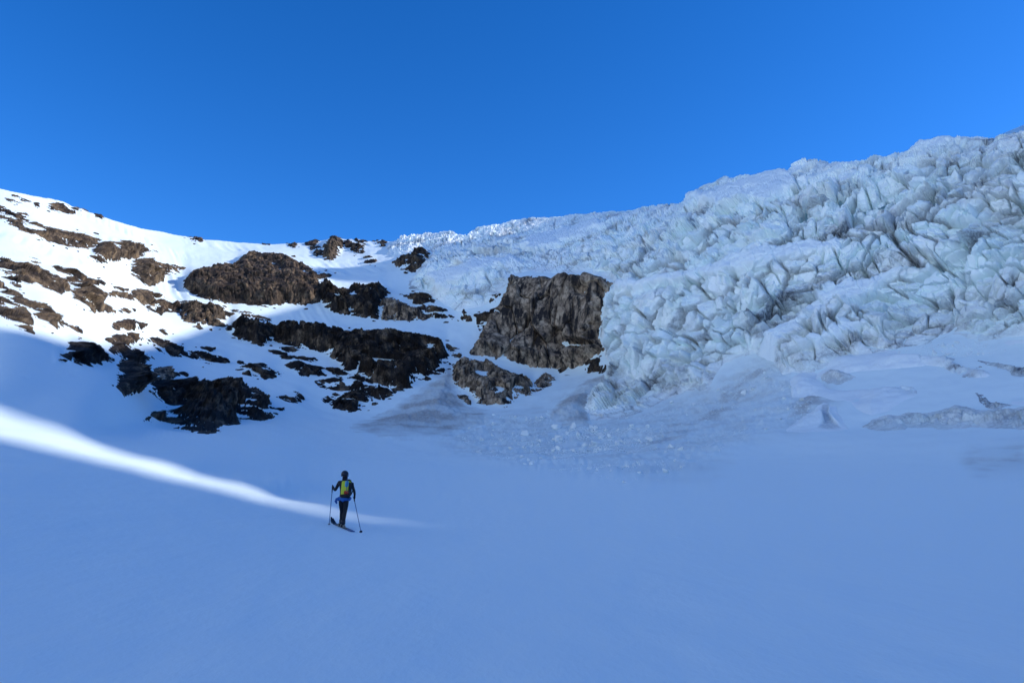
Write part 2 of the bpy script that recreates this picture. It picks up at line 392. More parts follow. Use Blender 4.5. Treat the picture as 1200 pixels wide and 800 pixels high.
RAMPS = [  # wind-packed snow shelves lying across the icefall
 [(935,372),(985,345),(1003,334),(1006,342),(1050,326),(1078,320),(1030,350),(965,378)],
 [(945,412),(985,396),(1020,387),(1018,393),(960,414)],
 [(820,330),(850,318),(900,300),(985,288),(990,300),(930,312),(880,324),(840,332)],
 [(655,352),(720,337),(800,325),(838,322),(830,332),(760,340),(690,354)],
 [(805,240),(870,226),(925,210),(942,226),(900,242),(850,246)],
 [(1065,190),(1090,173),(1180,155),(1200,152),(1130,172),(1100,184)],
 [(885,424),(905,400),(940,380),(955,383),(925,404),(905,430)],
 [(500,330),(560,312),(600,306),(610,312),(570,325),(520,345)],
 [(600,298),(625,282),(700,268),(720,270),(650,296)],
]
def inradius(poly):
    a = np.array(poly); x0, y0 = a.min(0); x1, y1 = a.max(0)
    X, Y = np.meshgrid(np.linspace(x0, x1, 60), np.linspace(y0, y1, 40))
    return sdf(poly, X, Y).max()

# ------------------------------------------------------------------ snow benches that the outcrops hold back
BEN = np.zeros((NU, NW)); ROCKMASK = np.full((NU, NW), -50.0)
info = []
for kind, poly, label, holes in ROCKS:
    a = np.array(poly); x0, y0 = a.min(0) - 4; x1, y1 = a.max(0) + 4
    i0, i1 = int(max(0, (x0 - U0) // DU)), int(min(NU, (x1 - U0) // DU + 2))
    j0, j1 = int(y0 - W0), int(y1 - W0 + 2)
    d = sdf(poly, Ug[i0:i1, j0:j1], Wg[i0:i1, j0:j1])
    cu, cw = a.mean(0)
    mpp = float(bil(MPP, np.array([cu]), np.array([cw]))[0])
    ir = inradius(poly) * mpp
    H = float(np.clip(0.8 * ir, 0.35, {'wall': 1.5, 'hump': 4.0, 'cliff': 4.0}.get(kind, 3.0)))
    info.append((mpp, ir, H))
    ROCKMASK[i0:i1, j0:j1] = np.maximum(ROCKMASK[i0:i1, j0:j1], d)
    BEN[i0:i1, j0:j1] = np.maximum(BEN[i0:i1, j0:j1], 0.75 * H * sstep(0, min(ir, 2.0) / mpp, d))
for j in range(NW - 2, -1, -1):
    BEN[:, j] = np.maximum(BEN[:, j], BEN[:, j + 1] * 0.93)
BEN = boxblur(boxblur(BEN, 2, 0), 2, 1)
PF = P.reshape(-1, 3)
far = sstep(30, 130, RR.ravel())
und = (0.5 * perlin(PF * 0.035, 3) * (0.34 + far * 1.5) + 0.22 * far * fbm(PF * np.array([.16, .16, .10]), 3, 7)
       + 0.035 * fbm(PF * np.array([.45, .25, .4]), 3, 9) * (1 - 0.4 * far))
# runnels scoured down the steep left slope, following the fall line
run = perlin(np.stack([(PF[:, 0] + 0.6 * PF[:, 1]) * 0.55 + 0.8 * perlin(PF * .04, 21), PF[:, 2] * .03, PF[:, 1] * .01], 1), 22)
runm = sstep(0.05, 0.4, perlin(PF * 0.03, 23)) * sstep(70, 140, RR.ravel()) * (Wg.ravel() < 400) * (Ug.ravel() < 560)
und = und + 0.55 * run * runm
und = und.reshape(NU, NW)
APRON = [(560,488),(640,485),(700,500),(760,480),(840,450),(890,418),(930,430),(960,455),(955,485),(900,512),(830,545),(760,568),(680,556),(600,545),(540,530),(515,512)]
i0, i1, j0, j1 = (490 - U0) // DU, (990 - U0) // DU, 400 - W0, 590 - W0
ap = sstep(-12, 14, sdf(APRON, Ug[i0:i1, j0:j1], Wg[i0:i1, j0:j1]))
pa = P[i0:i1, j0:j1].reshape(-1, 3)
und[i0:i1, j0:j1] += ap * (0.35 * fbm(pa * .22, 3, 151) + 0.30 * np.abs(perlin(pa * .75, 152)) + 0.18 * perlin(pa * 1.5, 153)).reshape(ap.shape)
nj = 560 - W0
pn = P[:, nj:].reshape(-1, 3)
und[:, nj:] += (0.016 * fbm(pn * np.array([.9, .42, .5]), 3, 155)).reshape(NU, -1)
SNOW = BEN + und
SURF = P + N * SNOW[..., None]
def ground_at(u, w):
    return bil(SURF, np.atleast_1d(np.asarray(u, float)), np.atleast_1d(np.asarray(w, float)))
print("land", round(time.time() - T0, 1))

# ------------------------------------------------------------------ mesh helpers
def mesh_from(name, V, Q, mat, smooth=True, attrs=None):
    me = bpy.data.meshes.new(name)
    V = np.ascontiguousarray(V, np.float32); Q = np.ascontiguousarray(Q, np.int32)
    k = Q.shape[1]
    me.vertices.add(len(V)); me.vertices.foreach_set('co', V.ravel())
    me.loops.add(Q.size); me.loops.foreach_set('vertex_index', Q.ravel())
    me.polygons.add(len(Q))
    me.polygons.foreach_set('loop_start', np.arange(0, Q.size, k, dtype=np.int32))
    me.polygons.foreach_set('use_smooth', np.full(len(Q), smooth))
    for an, av in (attrs or {}).items():
        at = me.attributes.new(an, 'FLOAT', 'POINT')
        at.data.foreach_set('value', np.ascontiguousarray(av, np.float32))
    me.update(calc_edges=True)
    me.validate()
    if mat: me.materials.append(mat)
    return me
def link(name, me, parent=None, **props):
    o = bpy.data.objects.new(name, me)
    C.objects.link(o)
    if parent is not None: o.parent = parent
    for k, v in props.items(): o[k] = v
    return o
def thing(name, label, cat, loc=(0, 0, 0), group=None):
    o = link(name, None, label=label, category=cat)
    o.location = loc
    o.empty_display_size = 0.5
    if group: o['group'] = group
    return o
def sub(V, Q, keep, attrs):
    """the pieces of a sheet selected by a face mask"""
    q = Q[keep]
    idx, inv = np.unique(q, return_inverse=True)
    return V[idx], inv.reshape(q.shape), {k: a[idx] for k, a in attrs.items()}
def quads(nu, nw):
    i = np.arange(nu - 1)[:, None] * nw + np.arange(nw - 1)[None, :]
    return np.stack([i, i + nw, i + nw + 1, i + 1], -1).reshape(-1, 4)

# ------------------------------------------------------------------ materials
class NM:
    def __init__(s, name):
        s.m = bpy.data.materials.new(name); s.m.use_nodes = True
        s.t = s.m.node_tree
        s.b = s.t.nodes['Principled BSDF']
        s.geo = s.t.nodes.new('ShaderNodeNewGeometry')
        s.pos = s.geo.outputs['Position']
    def n(s, typ, **kw):
        x = s.t.nodes.new(typ)
        for k, v in kw.items(): setattr(x, k, v)
        return x
    def l(s, a, b): s.t.links.new(a, b)
    def noise(s, scale, detail=4, rough=0.55, vec=None, stretch=None, dist=0.0):
        x = s.n('ShaderNodeTexNoise')
        x.inputs['Scale'].default_value = scale; x.inputs['Detail'].default_value = detail
        x.inputs['Roughness'].default_value = rough; x.inputs['Distortion'].default_value = dist
        v = vec or s.pos
        if stretch:
            mp = s.n('ShaderNodeMapping'); mp.inputs['Scale'].default_value = stretch
            s.l(v, mp.inputs['Vector']); v = mp.outputs[0]
        s.l(v, x.inputs['Vector'])
        return x.outputs['Fac']
    def ramp(s, fac, stops):
        x = s.n('ShaderNodeValToRGB')
        e = x.color_ramp.elements
        while len(e) < len(stops): e.new(0.5)
        for k, (p, c) in enumerate(stops):
            e[k].position = p; e[k].color = (c if len(c) == 4 else (*c, 1))
        s.l(fac, x.inputs[0])
        return x.outputs[0]
    def mix(s, fac, a, b, mode='MIX'):
        x = s.n('ShaderNodeMix', data_type='RGBA', blend_type=mode)
        for sock, v in ((x.inputs[0], fac), (x.inputs[6], a), (x.inputs[7], b)):
            if isinstance(v, (int, float)): sock.default_value = v
            elif isinstance(v, tuple): sock.default_value = (*v, 1)
            else: s.l(v, sock)
        return x.outputs[2]
    def math(s, op, a, b=0.0, clamp=False):
        x = s.n('ShaderNodeMath', operation=op, use_clamp=clamp)
        for sock, v in ((x.inputs[0], a), (x.inputs[1], b)):
            if isinstance(v, (int, float)): sock.default_value = v
            else: s.l(v, sock)
        return x.outputs[0]
    def attr(s, name):
        x = s.n('ShaderNodeAttribute', attribute_name=name)
        return x.outputs['Fac']
    def bump(s, h, strength, dist, prev=None):
        x = s.n('ShaderNodeBump')
        x.inputs['Strength'].default_value = strength; x.inputs['Distance'].default_value = dist
        s.l(h, x.inputs['Height'])
        if prev: s.l(prev, x.inputs['Normal'])
        return x.outputs[0]
    def done(s, color, rough=0.8, normal=None, spec=0.3):
        if isinstance(color, tuple): s.b.inputs['Base Color'].default_value = (*color, 1)
        else: s.l(color, s.b.inputs['Base Color'])
        if isinstance(rough, (int, float)): s.b.inputs['Roughness'].default_value = rough
        else: s.l(rough, s.b.inputs['Roughness'])
        s.b.inputs['Specular IOR Level'].default_value = spec
        if normal: s.l(normal, s.b.inputs['Normal'])
        return s.m

def mat_snow():
    m = NM("snow")
    col = m.mix(m.noise(0.05, 3), (0.765, 0.885, 0.90), (0.805, 0.905, 0.91))
    grit = m.ramp(m.noise(1.7, 6, 0.7), [(0.25, (0.5, 0.5, 0.5)), (0.6, (1, 1, 1))])
    dirt = m.math('MULTIPLY', m.attr('dirt'), grit)
    col = m.mix(dirt, col, (0.36, 0.335, 0.31))
    n1 = m.bump(m.noise(2.2, 5, 0.6, stretch=(1, 0.45, 1)), 0.6, 0.05)
    n2 = m.bump(m.noise(28, 3, 0.6), 0.25, 0.008, n1)
    return m.done(col, 0.65, n2, 0.25)
def mat_ice():
    m = NM("glacier ice")
    a = m.noise(0.09, 4, 0.6)
    col = m.mix(m.ramp(a, [(0.38, (0, 0, 0)), (0.62, (1, 1, 1))]), (0.83, 0.93, 0.92), (0.92, 0.96, 0.94))
    veil = m.ramp(m.noise(0.35, 6, 0.65, stretch=(1, 1, 0.45)), [(0.45, (0, 0, 0)), (0.68, (1, 1, 1))])
    col = m.mix(m.math('MULTIPLY', veil, 0.22), col, (0.50, 0.55, 0.58))
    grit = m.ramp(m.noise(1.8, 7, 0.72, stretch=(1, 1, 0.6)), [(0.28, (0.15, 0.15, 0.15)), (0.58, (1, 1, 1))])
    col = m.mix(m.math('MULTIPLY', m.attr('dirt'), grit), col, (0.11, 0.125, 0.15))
    col = m.mix(m.attr('snow'), col, (0.82, 0.89, 0.91))
    n1 = m.bump(m.noise(0.9, 6, 0.65), 0.4, 0.25)
    return m.done(col, 0.5, n1, 0.35)
def mat_rock(name, dark, mid, tan, streak=0.6):
    m = NM(name)
    a = m.noise(0.22, 6, 0.62)
    col = m.ramp(a, [(0.38, dark), (0.50, mid), (0.61, tan)])
    b = m.ramp(m.noise(0.9, 6, 0.7, stretch=(1, 1, 0.55)), [(0.38, (0.22, 0.20, 0.20)), (0.58, (1.15, 1.15, 1.15))])
    col = m.mix(1.0, col, b, 'MULTIPLY')
    s = m.ramp(m.noise(0.42, 6, 0.65, stretch=(1, 1, 0.10)), [(0.48, (0, 0, 0)), (0.58, (1, 1, 1))])
    col = m.mix(m.math('MULTIPLY', s, streak), col, (0.012, 0.011, 0.013))
    n1 = m.bump(m.noise(1.6, 7, 0.7), 0.8, 0.4)
    return m.done(col, 0.85, n1, 0.25)
M_SNOW = mat_snow()
M_ICE = mat_ice()
M_ROCK = mat_rock("dark mountain rock", (0.028, 0.020, 0.014), (0.085, 0.058, 0.038), (0.19, 0.135, 0.085), 0.65)
M_TAN = mat_rock("brown mountain rock", (0.04, 0.03, 0.022), (0.12, 0.088, 0.06), (0.23, 0.165, 0.10), 0.45)
M_WALL = mat_rock("grey brown wall rock", (0.20, 0.145, 0.10), (0.36, 0.27, 0.19), (0.45, 0.35, 0.25), 0.95)
M_BLACK = mat_rock("black shaded rock", (0.007, 0.004, 0.003), (0.024, 0.015, 0.009), (0.15, 0.11, 0.075), 0.75)  # darker rock copy, the lower slope's shade put into its colour
def mat_plain(name, c, rough=0.6, var=0.25, scale=14):
    m = NM(name)
    col = m.mix(m.noise(scale, 4), tuple(x * (1 - var) for x in c), tuple(min(1, x * (1 + var)) for x in c))
    return m.done(col, rough)

# ------------------------------------------------------------------ outcrops
def patch_grid(poly, step, margin):
    a = np.array(poly); x0, y0 = a.min(0) - margin; x1, y1 = a.max(0) + margin
    us = np.arange(x0, x1 + step, step); ws = np.arange(y0, y1 + step, step)
    Uu, Ww = np.meshgrid(us, ws, indexing='ij')
    return Uu.ravel(), Ww.ravel(), len(us), len(ws)

NM_COUNT = 0
def build_rock(k):
    kind, poly, label, holes = ROCKS[k]
    mpp, ir, H = info[k]
    step = 0.62 if kind in ('small', 'boulder', 'slab') else 0.72
    u, w, nu, nw = patch_grid(poly, step, 5)
    base = bil(SURF, u, w); nrm = bil(N, u, w)
    amp = 1.1 if kind == 'small' else 1.7
    pw = base * 0.55
    wu = u + amp * (1.4 * perlin(pw, 31) + 0.8 * perlin(pw * 2.3, 32)) * 1.6
    ww = w + amp * (0.8 * perlin(pw, 33) + 0.5 * perlin(pw * 2.3, 34))
    d = sdf(poly, wu, ww)
    for hpoly in holes:
        d = np.minimum(d, -sdf(hpoly, wu, ww) * 0.9)
    d = (d + (0.7 if kind == 'wall' else 1.2)) * mpp
    e = max(0.35, min(ir * 0.8, 2.2))
    shape = sstep(0, e, d)
    A = min(1.0, 0.25 + 0.35 * H) * (0.55 if kind == 'hump' else 1)
    f1, hid, cr = facets(base, 4.2, 41, tilt=1.0, crack=0.09, depth=0.38, off=0.5, stretch=1.5)
    f2, _, _ = facets(base, 1.6, 43, tilt=1.2, crack=0.13, depth=0.36, off=0.5, stretch=1.2)
    f3 = fbm(base * 0.9, 4, 45)
    env = sstep(-0.4, e * 0.9, d)
    ledge = perlin(base * np.array([.05, .05, .55]), 47)
    g = 0.55 * H * shape + env * (A * 0.8 * f1 + A * 0.75 * f2 + 0.22 * f3 * (0.4 + A) + 0.7 * A * (sstep(-.08, .08, ledge) - .5))
    if kind in ('hump', 'cliff'):
        g = g + env * (1.3 * perlin(base * np.array([.17, .17, .03]), 55) + .5 * perlin(base * np.array([.5, .5, .06]), 56))
    if kind == 'wall':   # tall plates split by vertical joints
        col = perlin(base * np.array([.16, .16, .012]), 51)
        f4, _, _ = facets(base, 6.5, 53, tilt=0.8, crack=0.07, depth=0.5, off=0.40, stretch=4.0)
        g = 3.2 * shape + env * (1.1 * col + 1.0 * f4 + 0.16 * f2 + 0.12 * f3 + 0.06 * f1)
    if kind != 'wall':   # snow lying along the strata
        lm = sstep(.20, .34, perlin(base * np.array([.085, .085, .62]), 57 + k) - (0.0 if kind == 'small' else .12)) * sstep(.35, .12, np.abs(perlin(base * np.array([.03, .03, .03]), 58)))
        g = g * (1 - lm) - 0.25 * lm * (d > 0)
    g = np.where(d > 0, g + 0.05 * sstep(0, .3, d), g - 0.9 * np.minimum(-d, 3))
    nh = nrm * np.array([1, 1, 0]); nh /= np.linalg.norm(nh, axis=1, keepdims=True) + 1e-6
    out = nrm * .5 + nh * .5; out /= np.linalg.norm(out, axis=1, keepdims=True)
    V = base + np.where((g > 0)[:, None], out, nrm) * g[:, None]
    Q = quads(nu, nw)
    gq = g[Q].max(1)
    keep = gq > -0.55
    mat = {'small': M_ROCK, 'boulder': M_TAN, 'slab': M_TAN, 'hump': M_ROCK, 'cliff': M_BLACK, 'wall': M_WALL, 'long': M_TAN}[kind]
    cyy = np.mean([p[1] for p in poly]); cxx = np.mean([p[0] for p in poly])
    if kind in ('small', 'boulder') and cxx < 530 and cyy > 400: mat = M_BLACK  # outcrops below the shadow line get the shade-darkened copy
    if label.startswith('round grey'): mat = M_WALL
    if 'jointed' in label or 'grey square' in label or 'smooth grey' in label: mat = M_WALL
    a = np.array(poly)
    foot = ground_at(a[:, 0].mean(), a[:, 1].max())[0]
    V = V - foot
    if not keep.any(): return
    big = kind in ('hump', 'cliff', 'wall')
    if not big:
        v, q, _ = sub(V, Q, keep, {})
        o = link("rock_outcrop", mesh_from("rock_outcrop", v, q, mat), label=label, category="rock")
        o.location = foot
    else:
        root = thing("rock_wall" if kind == 'wall' else "rock_outcrop", label, "rock", foot)
        # joint-bounded blocks one can tell apart
        sz = {'hump': 13.0, 'cliff': 11.0, 'wall': 12.0}[kind]
        _, _, h, _ = worley(base / np.array([sz, sz, sz * 1.5]) + 0.35 * perlin(base * .2, 61)[:, None], 62 + k)
        fid = h[Q[:, 0]]
        ids, cnt = np.unique(fid[keep], return_counts=True)
        smallids = set(ids[cnt < 60].tolist())
        ids = [i for i in ids.tolist() if i not in smallids]
        loose = []
        for n, i in enumerate(ids):
            mk = keep & (fid == i)
            v, q, _ = sub(V, Q, mk, {})
            par = list(range(len(v)))
            def find(x):
                while par[x] != x:
                    par[x] = par[par[x]]; x = par[x]
                return x
            for f in q.tolist():
                r0 = find(f[0])
                for x in f[1:]: par[find(x)] = r0
            comp = np.array([find(x) for x in q[:, 0].tolist()])
            for c in np.unique(comp):
                mc_ = comp == c
                if mc_.sum() > 40:
                    v2, q2, _ = sub(v, q, mc_, {})
                    link("rock_block", mesh_from("rock_block", v2, q2, mat), root)
                else:
                    loose.append(v[q[mc_]].reshape(-1, 3))
        for i in smallids:
            loose.append(V[Q[keep & (fid == i)]].reshape(-1, 3))
        if loose:
            lv = np.concatenate(loose)
            link("rock_crumbs", mesh_from("rock_crumbs", lv, np.arange(len(lv)).reshape(-1, 4), mat), root, kind='stuff')
for k in range(len(ROCKS)):
    build_rock(k)
print("rocks", round(time.time() - T0, 1))

# ------------------------------------------------------------------ single stones poking through the snow beside the outcrops
def build_stones():
    import bmesh
    meshes = []
    for k in range(6):
        rg = random.Random(70 + k)
        bm = bmesh.new()
        for n in range(18):
            v = Vector((rg.gauss(0, 1), rg.gauss(0, 1), rg.gauss(0, 1))).normalized()
            bm.verts.new(Vector((v.x * .6, v.y * .5, v.z * .42 + .05)) * rg.uniform(.8, 1.1))
        r = bmesh.ops.convex_hull(bm, input=bm.verts)
        bmesh.ops.delete(bm, geom=[e for e in r['geom_interior'] if isinstance(e, bmesh.types.BMVert)], context='VERTS')
        me = bpy.data.meshes.new("stone"); bm.to_mesh(me); bm.free()
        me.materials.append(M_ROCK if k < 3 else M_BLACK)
        meshes.append(me)
    rg = np.random.default_rng(21)
    n = 0
    while n < 110:
        u = rg.uniform(2, 545, 300); w = rg.uniform(235, 498, 300)
        d = bil(ROCKMASK, u, w)
        ok = (d < -1.0) & (d > -6.0)
        for uu, ww in zip(u[ok], w[ok]):
            p = ground_at(uu, ww)[0]
            sz = float(bil(MPP, np.array([uu]), np.array([ww]))[0]) * float(np.clip(rg.lognormal(.75, .45), 1.0, 6))
            shaded = ww > 405 or (uu > 260 and ww > 375)  # stones in shadow take the shade-darkened rock
            o = link("stone", meshes[int(rg.integers(3)) + (3 if shaded else 0)], label="shade-darkened stone poking through the shaded snow among the lower outcrops" if shaded else "brown stone poking through the snow beside the upper outcrops",
                     category="stone", group="stones among the lower shaded outcrops" if shaded else "stones among the upper outcrops")
            o.location = p
            o.scale = (sz * rg.uniform(1, 2.2), sz, sz * rg.uniform(.7, 1.1))
            o.rotation_euler = (rg.uniform(-.3, .3), rg.uniform(-.3, .3), rg.uniform(-.7, .7))
            n += 1
            if n >= 110: break
build_stones()

# ------------------------------------------------------------------ the icefall
def build_ice():
    step = 0.8
    us = np.concatenate([np.arange(446, 1225, step), np.arange(1225, 1420, 3.0)])
    ws = np.arange(60, 500, step)
    Uu, Ww = np.meshgrid(us, ws, indexing='ij')
    u = Uu.ravel(); w = Ww.ravel()
    top = np.interp(u, CREST[:, 0], CREST[:, 1])
    sel = w > top - 45
    base = bil(SURF, u, w); nrm = bil(N, u, w); mpp = bil(MPP, u, w)
    nz = np.zeros(len(u), np.float32)
    b = base[sel]
    wu = u[sel] + 5 * perlin(b * .13, 71) + 2.5 * perlin(b * .4, 72)
    ww_ = w[sel] + 4 * perlin(b * .13, 73) + 2 * perlin(b * .4, 74)
    d = sdf(ICE_POLY, wu, ww_)
    d = np.where(w[sel] < top[sel] + 8, np.maximum(d, np.where(u[sel] > 470, 12, d)), d) * mpp[sel]
    ramp = np.full(len(b), -20.0)
    for rp in RAMPS:
        ramp = np.maximum(ramp, sdf(rp, wu, ww_))
    ramp = sstep(-3, 3, ramp)
    uu = u[sel]
    coarse = sstep(560, 900, uu)                       # blocks grow to the right, where the fall is nearest
    warp = np.stack([perlin(b * .07, 75), perlin(b * .07, 76), perlin(b * .07, 77)], 1) * 2.5
    q = (b + warp)
    fA, hid, cr = facets(q, 9.5, 81, tilt=0.9, crack=0.10, depth=0.46, off=0.42, stretch=1.3)
    fB, _, crB = facets(q + warp * .15, 4.2, 83, tilt=1.08, crack=0.11, depth=0.55, off=0.34, stretch=1.4)
    fC, _, _ = facets(b, 1.9, 85, tilt=1.0, crack=0.13, depth=0.36, off=0.30)
    rid = 1 - np.abs(perlin(b * np.array([.03, .03, .05]), 87)) * 2
    f = fbm(b * .5, 4, 89)
    flute = perlin(b * np.array([.35, .35, .05]), 91)
    big = (0.30 + 0.62 * coarse)
    vary = .50 + .55 * sstep(-.25, .3, perlin(b * .028, 201))
    cre = np.abs(perlin(b * np.array([.026, .026, .05]) + warp * .03, 202)); cre2 = np.abs(perlin(b * np.array([.05, .05, .03]) + warp * .03, 203))
    big = big * vary
    D = -3.6 * sstep(.022, .006, cre) - 2.2 * sstep(.03, .008, cre2) * coarse + big * 1.0 * fA + (0.45 + 0.6 * coarse) * fB + (0.30 + 0.5 * coarse) * fC + 2.2 * rid * (.4 + .6 * coarse) + 0.14 * f + 0.7 * flute * (1 - .6 * coarse)
    env = sstep(-0.5, 4.5, d)
    amp = (1 - 0.85 * ramp) * (1 - 0.62 * sstep(560, 640, uu) * sstep(34, 2, w[sel] - top[sel]))
    g = env * (2.0 + D * amp + ramp * 2.6 + 0.25 * f * ramp)
    g = np.where(d < 0, g + 0.6 * d, g)
    gg = np.full(len(u), -9.0); gg[sel] = g
    nh = nrm * np.array([1, 1, 0]); nh /= np.linalg.norm(nh, axis=1, keepdims=True) + 1e-6
    steep = sstep(8, 30, w - top)[:, None] * 0.45
    dirv = nrm * (1 - steep) + nh * steep
    dirv /= np.linalg.norm(dirv, axis=1, keepdims=True)
    V = base + dirv * gg[:, None]
    # dirt bands: old dust layers dipping through the ice, and grey grit zones
    lay = b @ np.array([0.32, 0.05, -1.0])
    band = sstep(0.28, 0.75, np.sin(lay * 0.42 + 3.2 * perlin(b * .05, 93)) * 0.5 + 0.5 + 0.35 * perlin(b * .2, 94) - .35)
    zone = np.zeros(len(b))
    for poly, s in (([(880,392),(930,350),(1010,318),(1060,305),(1080,315),(1010,345),(940,380),(905,410)], 0.65),
                    ([(700,470),(760,445),(840,420),(860,430),(800,470)], .6), ([(860,420),(960,385),(1200,330),(1200,395),(950,440)], .35),
                    ([(560,300),(640,285),(640,300),(570,318)], .45), ([(1080,160),(1200,148),(1200,260),(1100,240)], .35)):
        zone = np.maximum(zone, s * sstep(-12, 6, sdf(poly, wu, ww_)))
    patchy = sstep(0.05, 0.5, fbm(b * .11, 4, 95))
    # some fractures painted dark: grit, and crack shade the geometry leaves too light
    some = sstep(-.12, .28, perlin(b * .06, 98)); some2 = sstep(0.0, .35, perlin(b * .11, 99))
    crack_dark = np.maximum(some * sstep(1.0, 0.25, cr), some2 * sstep(1.0, .3, crB) * .8)
    dirt = np.clip(0.45 * band * (.25 + patchy) + zone * (0.35 + 0.65 * sstep(-.15, .35, fbm(b * .35, 4, 97))) * .9 + .04 * patchy + 0.6 * crack_dark, 0, 1) * (1 - .85 * ramp)
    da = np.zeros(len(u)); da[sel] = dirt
    sa = np.zeros(len(u)); sa[sel] = ramp * 0.9
    Q = quads(len(us), len(ws))
    keep = (gg[Q].max(1) > -0.8) & sel[Q].all(1)
    foot = ground_at(860, 432)[0]
    root = thing("icefall", "huge broken blue white icefall of seracs and crevasses filling the right side", "icefall", foot)
    V = V - foot
    h = np.zeros(len(u), np.uint32); h[sel] = hid
    fid = h[Q[:, 0]]
    ids, cnt = np.unique(fid[keep], return_counts=True)
    order = np.argsort(-cnt)
    lut = np.argsort(fid[keep], kind='stable')
    kq = Q[keep][lut]; kf = fid[keep][lut]
    starts = np.searchsorted(kf, ids)
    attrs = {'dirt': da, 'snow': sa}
    rest = []
    for n, oi in enumerate(order):
        qs = kq[starts[oi]:starts[oi] + cnt[oi]]
        if n < 270 and cnt[oi] > 150:
            idx, inv = np.unique(qs, return_inverse=True)
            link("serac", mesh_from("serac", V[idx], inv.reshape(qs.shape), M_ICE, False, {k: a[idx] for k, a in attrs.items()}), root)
        else:
            rest.append(qs)
    if rest:
        qs = np.concatenate(rest)
        idx, inv = np.unique(qs, return_inverse=True)
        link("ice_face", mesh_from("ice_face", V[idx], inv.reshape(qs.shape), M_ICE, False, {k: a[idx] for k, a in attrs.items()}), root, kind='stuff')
    print('ice cells', len(ids))
    return us, ws
build_ice()
print("ice", round(time.time() - T0, 1))

# ------------------------------------------------------------------ snowfield
def build_snow():
    us = np.concatenate([np.arange(-400, -8, 8.0), np.arange(-8, 1208, 1.1), np.arange(1208, 2096, 8.0)])
    lat = []
    # rows: crest side in fractions so that the sheet follows the skyline
    wa = np.concatenate([np.linspace(-120, -10, 12), np.linspace(-8, 0, 6)])     # beyond the crest
    nmid = 250
    nb = np.arange(545, 900, 5.0)
    rows = len(wa) + nmid + len(nb)
    top = np.interp(us, CREST[:, 0], CREST[:, 1])
    W = np.empty((len(us), rows))
    W[:, :len(wa)] = top[:, None] + wa
    t = np.linspace(0, 1, nmid + 2)[1:-1]
    W[:, len(wa):len(wa) + nmid] = top[:, None] + (545 - top)[:, None] * t
    W[:, len(wa) + nmid:] = nb
    U = np.repeat(us[:, None], rows, 1)
    u = U.ravel(); w = W.ravel()
    V = bil(SURF, u, w)
    dirt = np.zeros(len(u))
    for poly, s in DIRT:
        a = np.array(poly); m = (u > a[:, 0].min() - 30) & (u < a[:, 0].max() + 30) & (w > a[:, 1].min() - 30) & (w < a[:, 1].max() + 30)
        b = V[m]
        dd = sdf(poly, u[m] + 9 * perlin(b * .06, 101) + 4 * perlin(b * .3, 102), w[m] + 5 * perlin(b * .08, 103))
        dirt[m] = np.maximum(dirt[m], s * sstep(-22, 14, dd) * (0.55 + 0.9 * sstep(-.2, .5, fbm(b * .25, 4, 104))))
    Q = quads(len(us), rows)
    # the part straight under the glacier is never seen
    deep = sdf(ICE_POLY, u, w) > 25
    top2 = np.interp(u, CREST[:, 0], CREST[:, 1])
    deep &= (w > top2 + 12) & (u < 1200)
    keep = ~deep[Q].all(1)
    v, q, at = sub(V, Q, keep, {'dirt': dirt})
    link("snow_ground", mesh_from("snow_ground", v, q, M_SNOW, True, at), kind='structure')
    # ground round the camera and behind it
    r = np.concatenate([[0.0], np.geomspace(2, 500, 40)]); th = np.linspace(0, 2 * math.pi, 97)
    RRg, TH = np.meshgrid(r, th, indexing='ij')
    x = RRg * np.cos(TH); y = RRg * np.sin(TH)
    az = np.degrees(np.arctan2(x, y))                 # unseen valley side, added and steepened to bounce sunlight onto ice and foreground
    side = sstep(-54, -66, az) + sstep(150, 162, az)
    slope = 0.16 * np.maximum(0, RRg - 12) + 0.95 * np.maximum(0, RRg - 32) - 0.0004 * np.maximum(0, RRg - 60) ** 2
    flat = near_ground(x, np.minimum(y, 20)) * (1 - sstep(30, 80, RRg)) - 0.05 - 0.02 * np.maximum(0, RRg - 8) + 0.17 * perlin(np.stack([x.ravel(), y.ravel(), 0 * x.ravel()], 1) * .035, 3).reshape(x.shape)
    z = flat * (1 - side) + (slope - 0.12) * side
    Vb = np.stack([x, y, z], -1).reshape(-1, 3)
    link("unseen_snow_basin", mesh_from("unseen_snow_basin", Vb, quads(len(r), len(th)), M_SNOW, True, {'dirt': np.zeros(len(Vb))}), kind='structure')
DIRT = [([(640,478),(700,442),(720,446),(830,456),(900,420),(925,440),(960,470),(940,500),(860,515),(760,545),(660,540),(560,530),(520,512),(590,480)], 0.26),
        ([(905,412),(920,430),(850,480),(780,520),(740,540),(760,510),(840,460)], .5),
        ([(930,470),(950,450),(970,462),(945,492),(925,500)], .6),
        ([(730,545),(850,540),(830,556),(760,560)], .2), ([(1140,535),(1200,525),(1200,540),(1150,543)], .5)]
build_snow()
print("snow", round(time.time() - T0, 1))

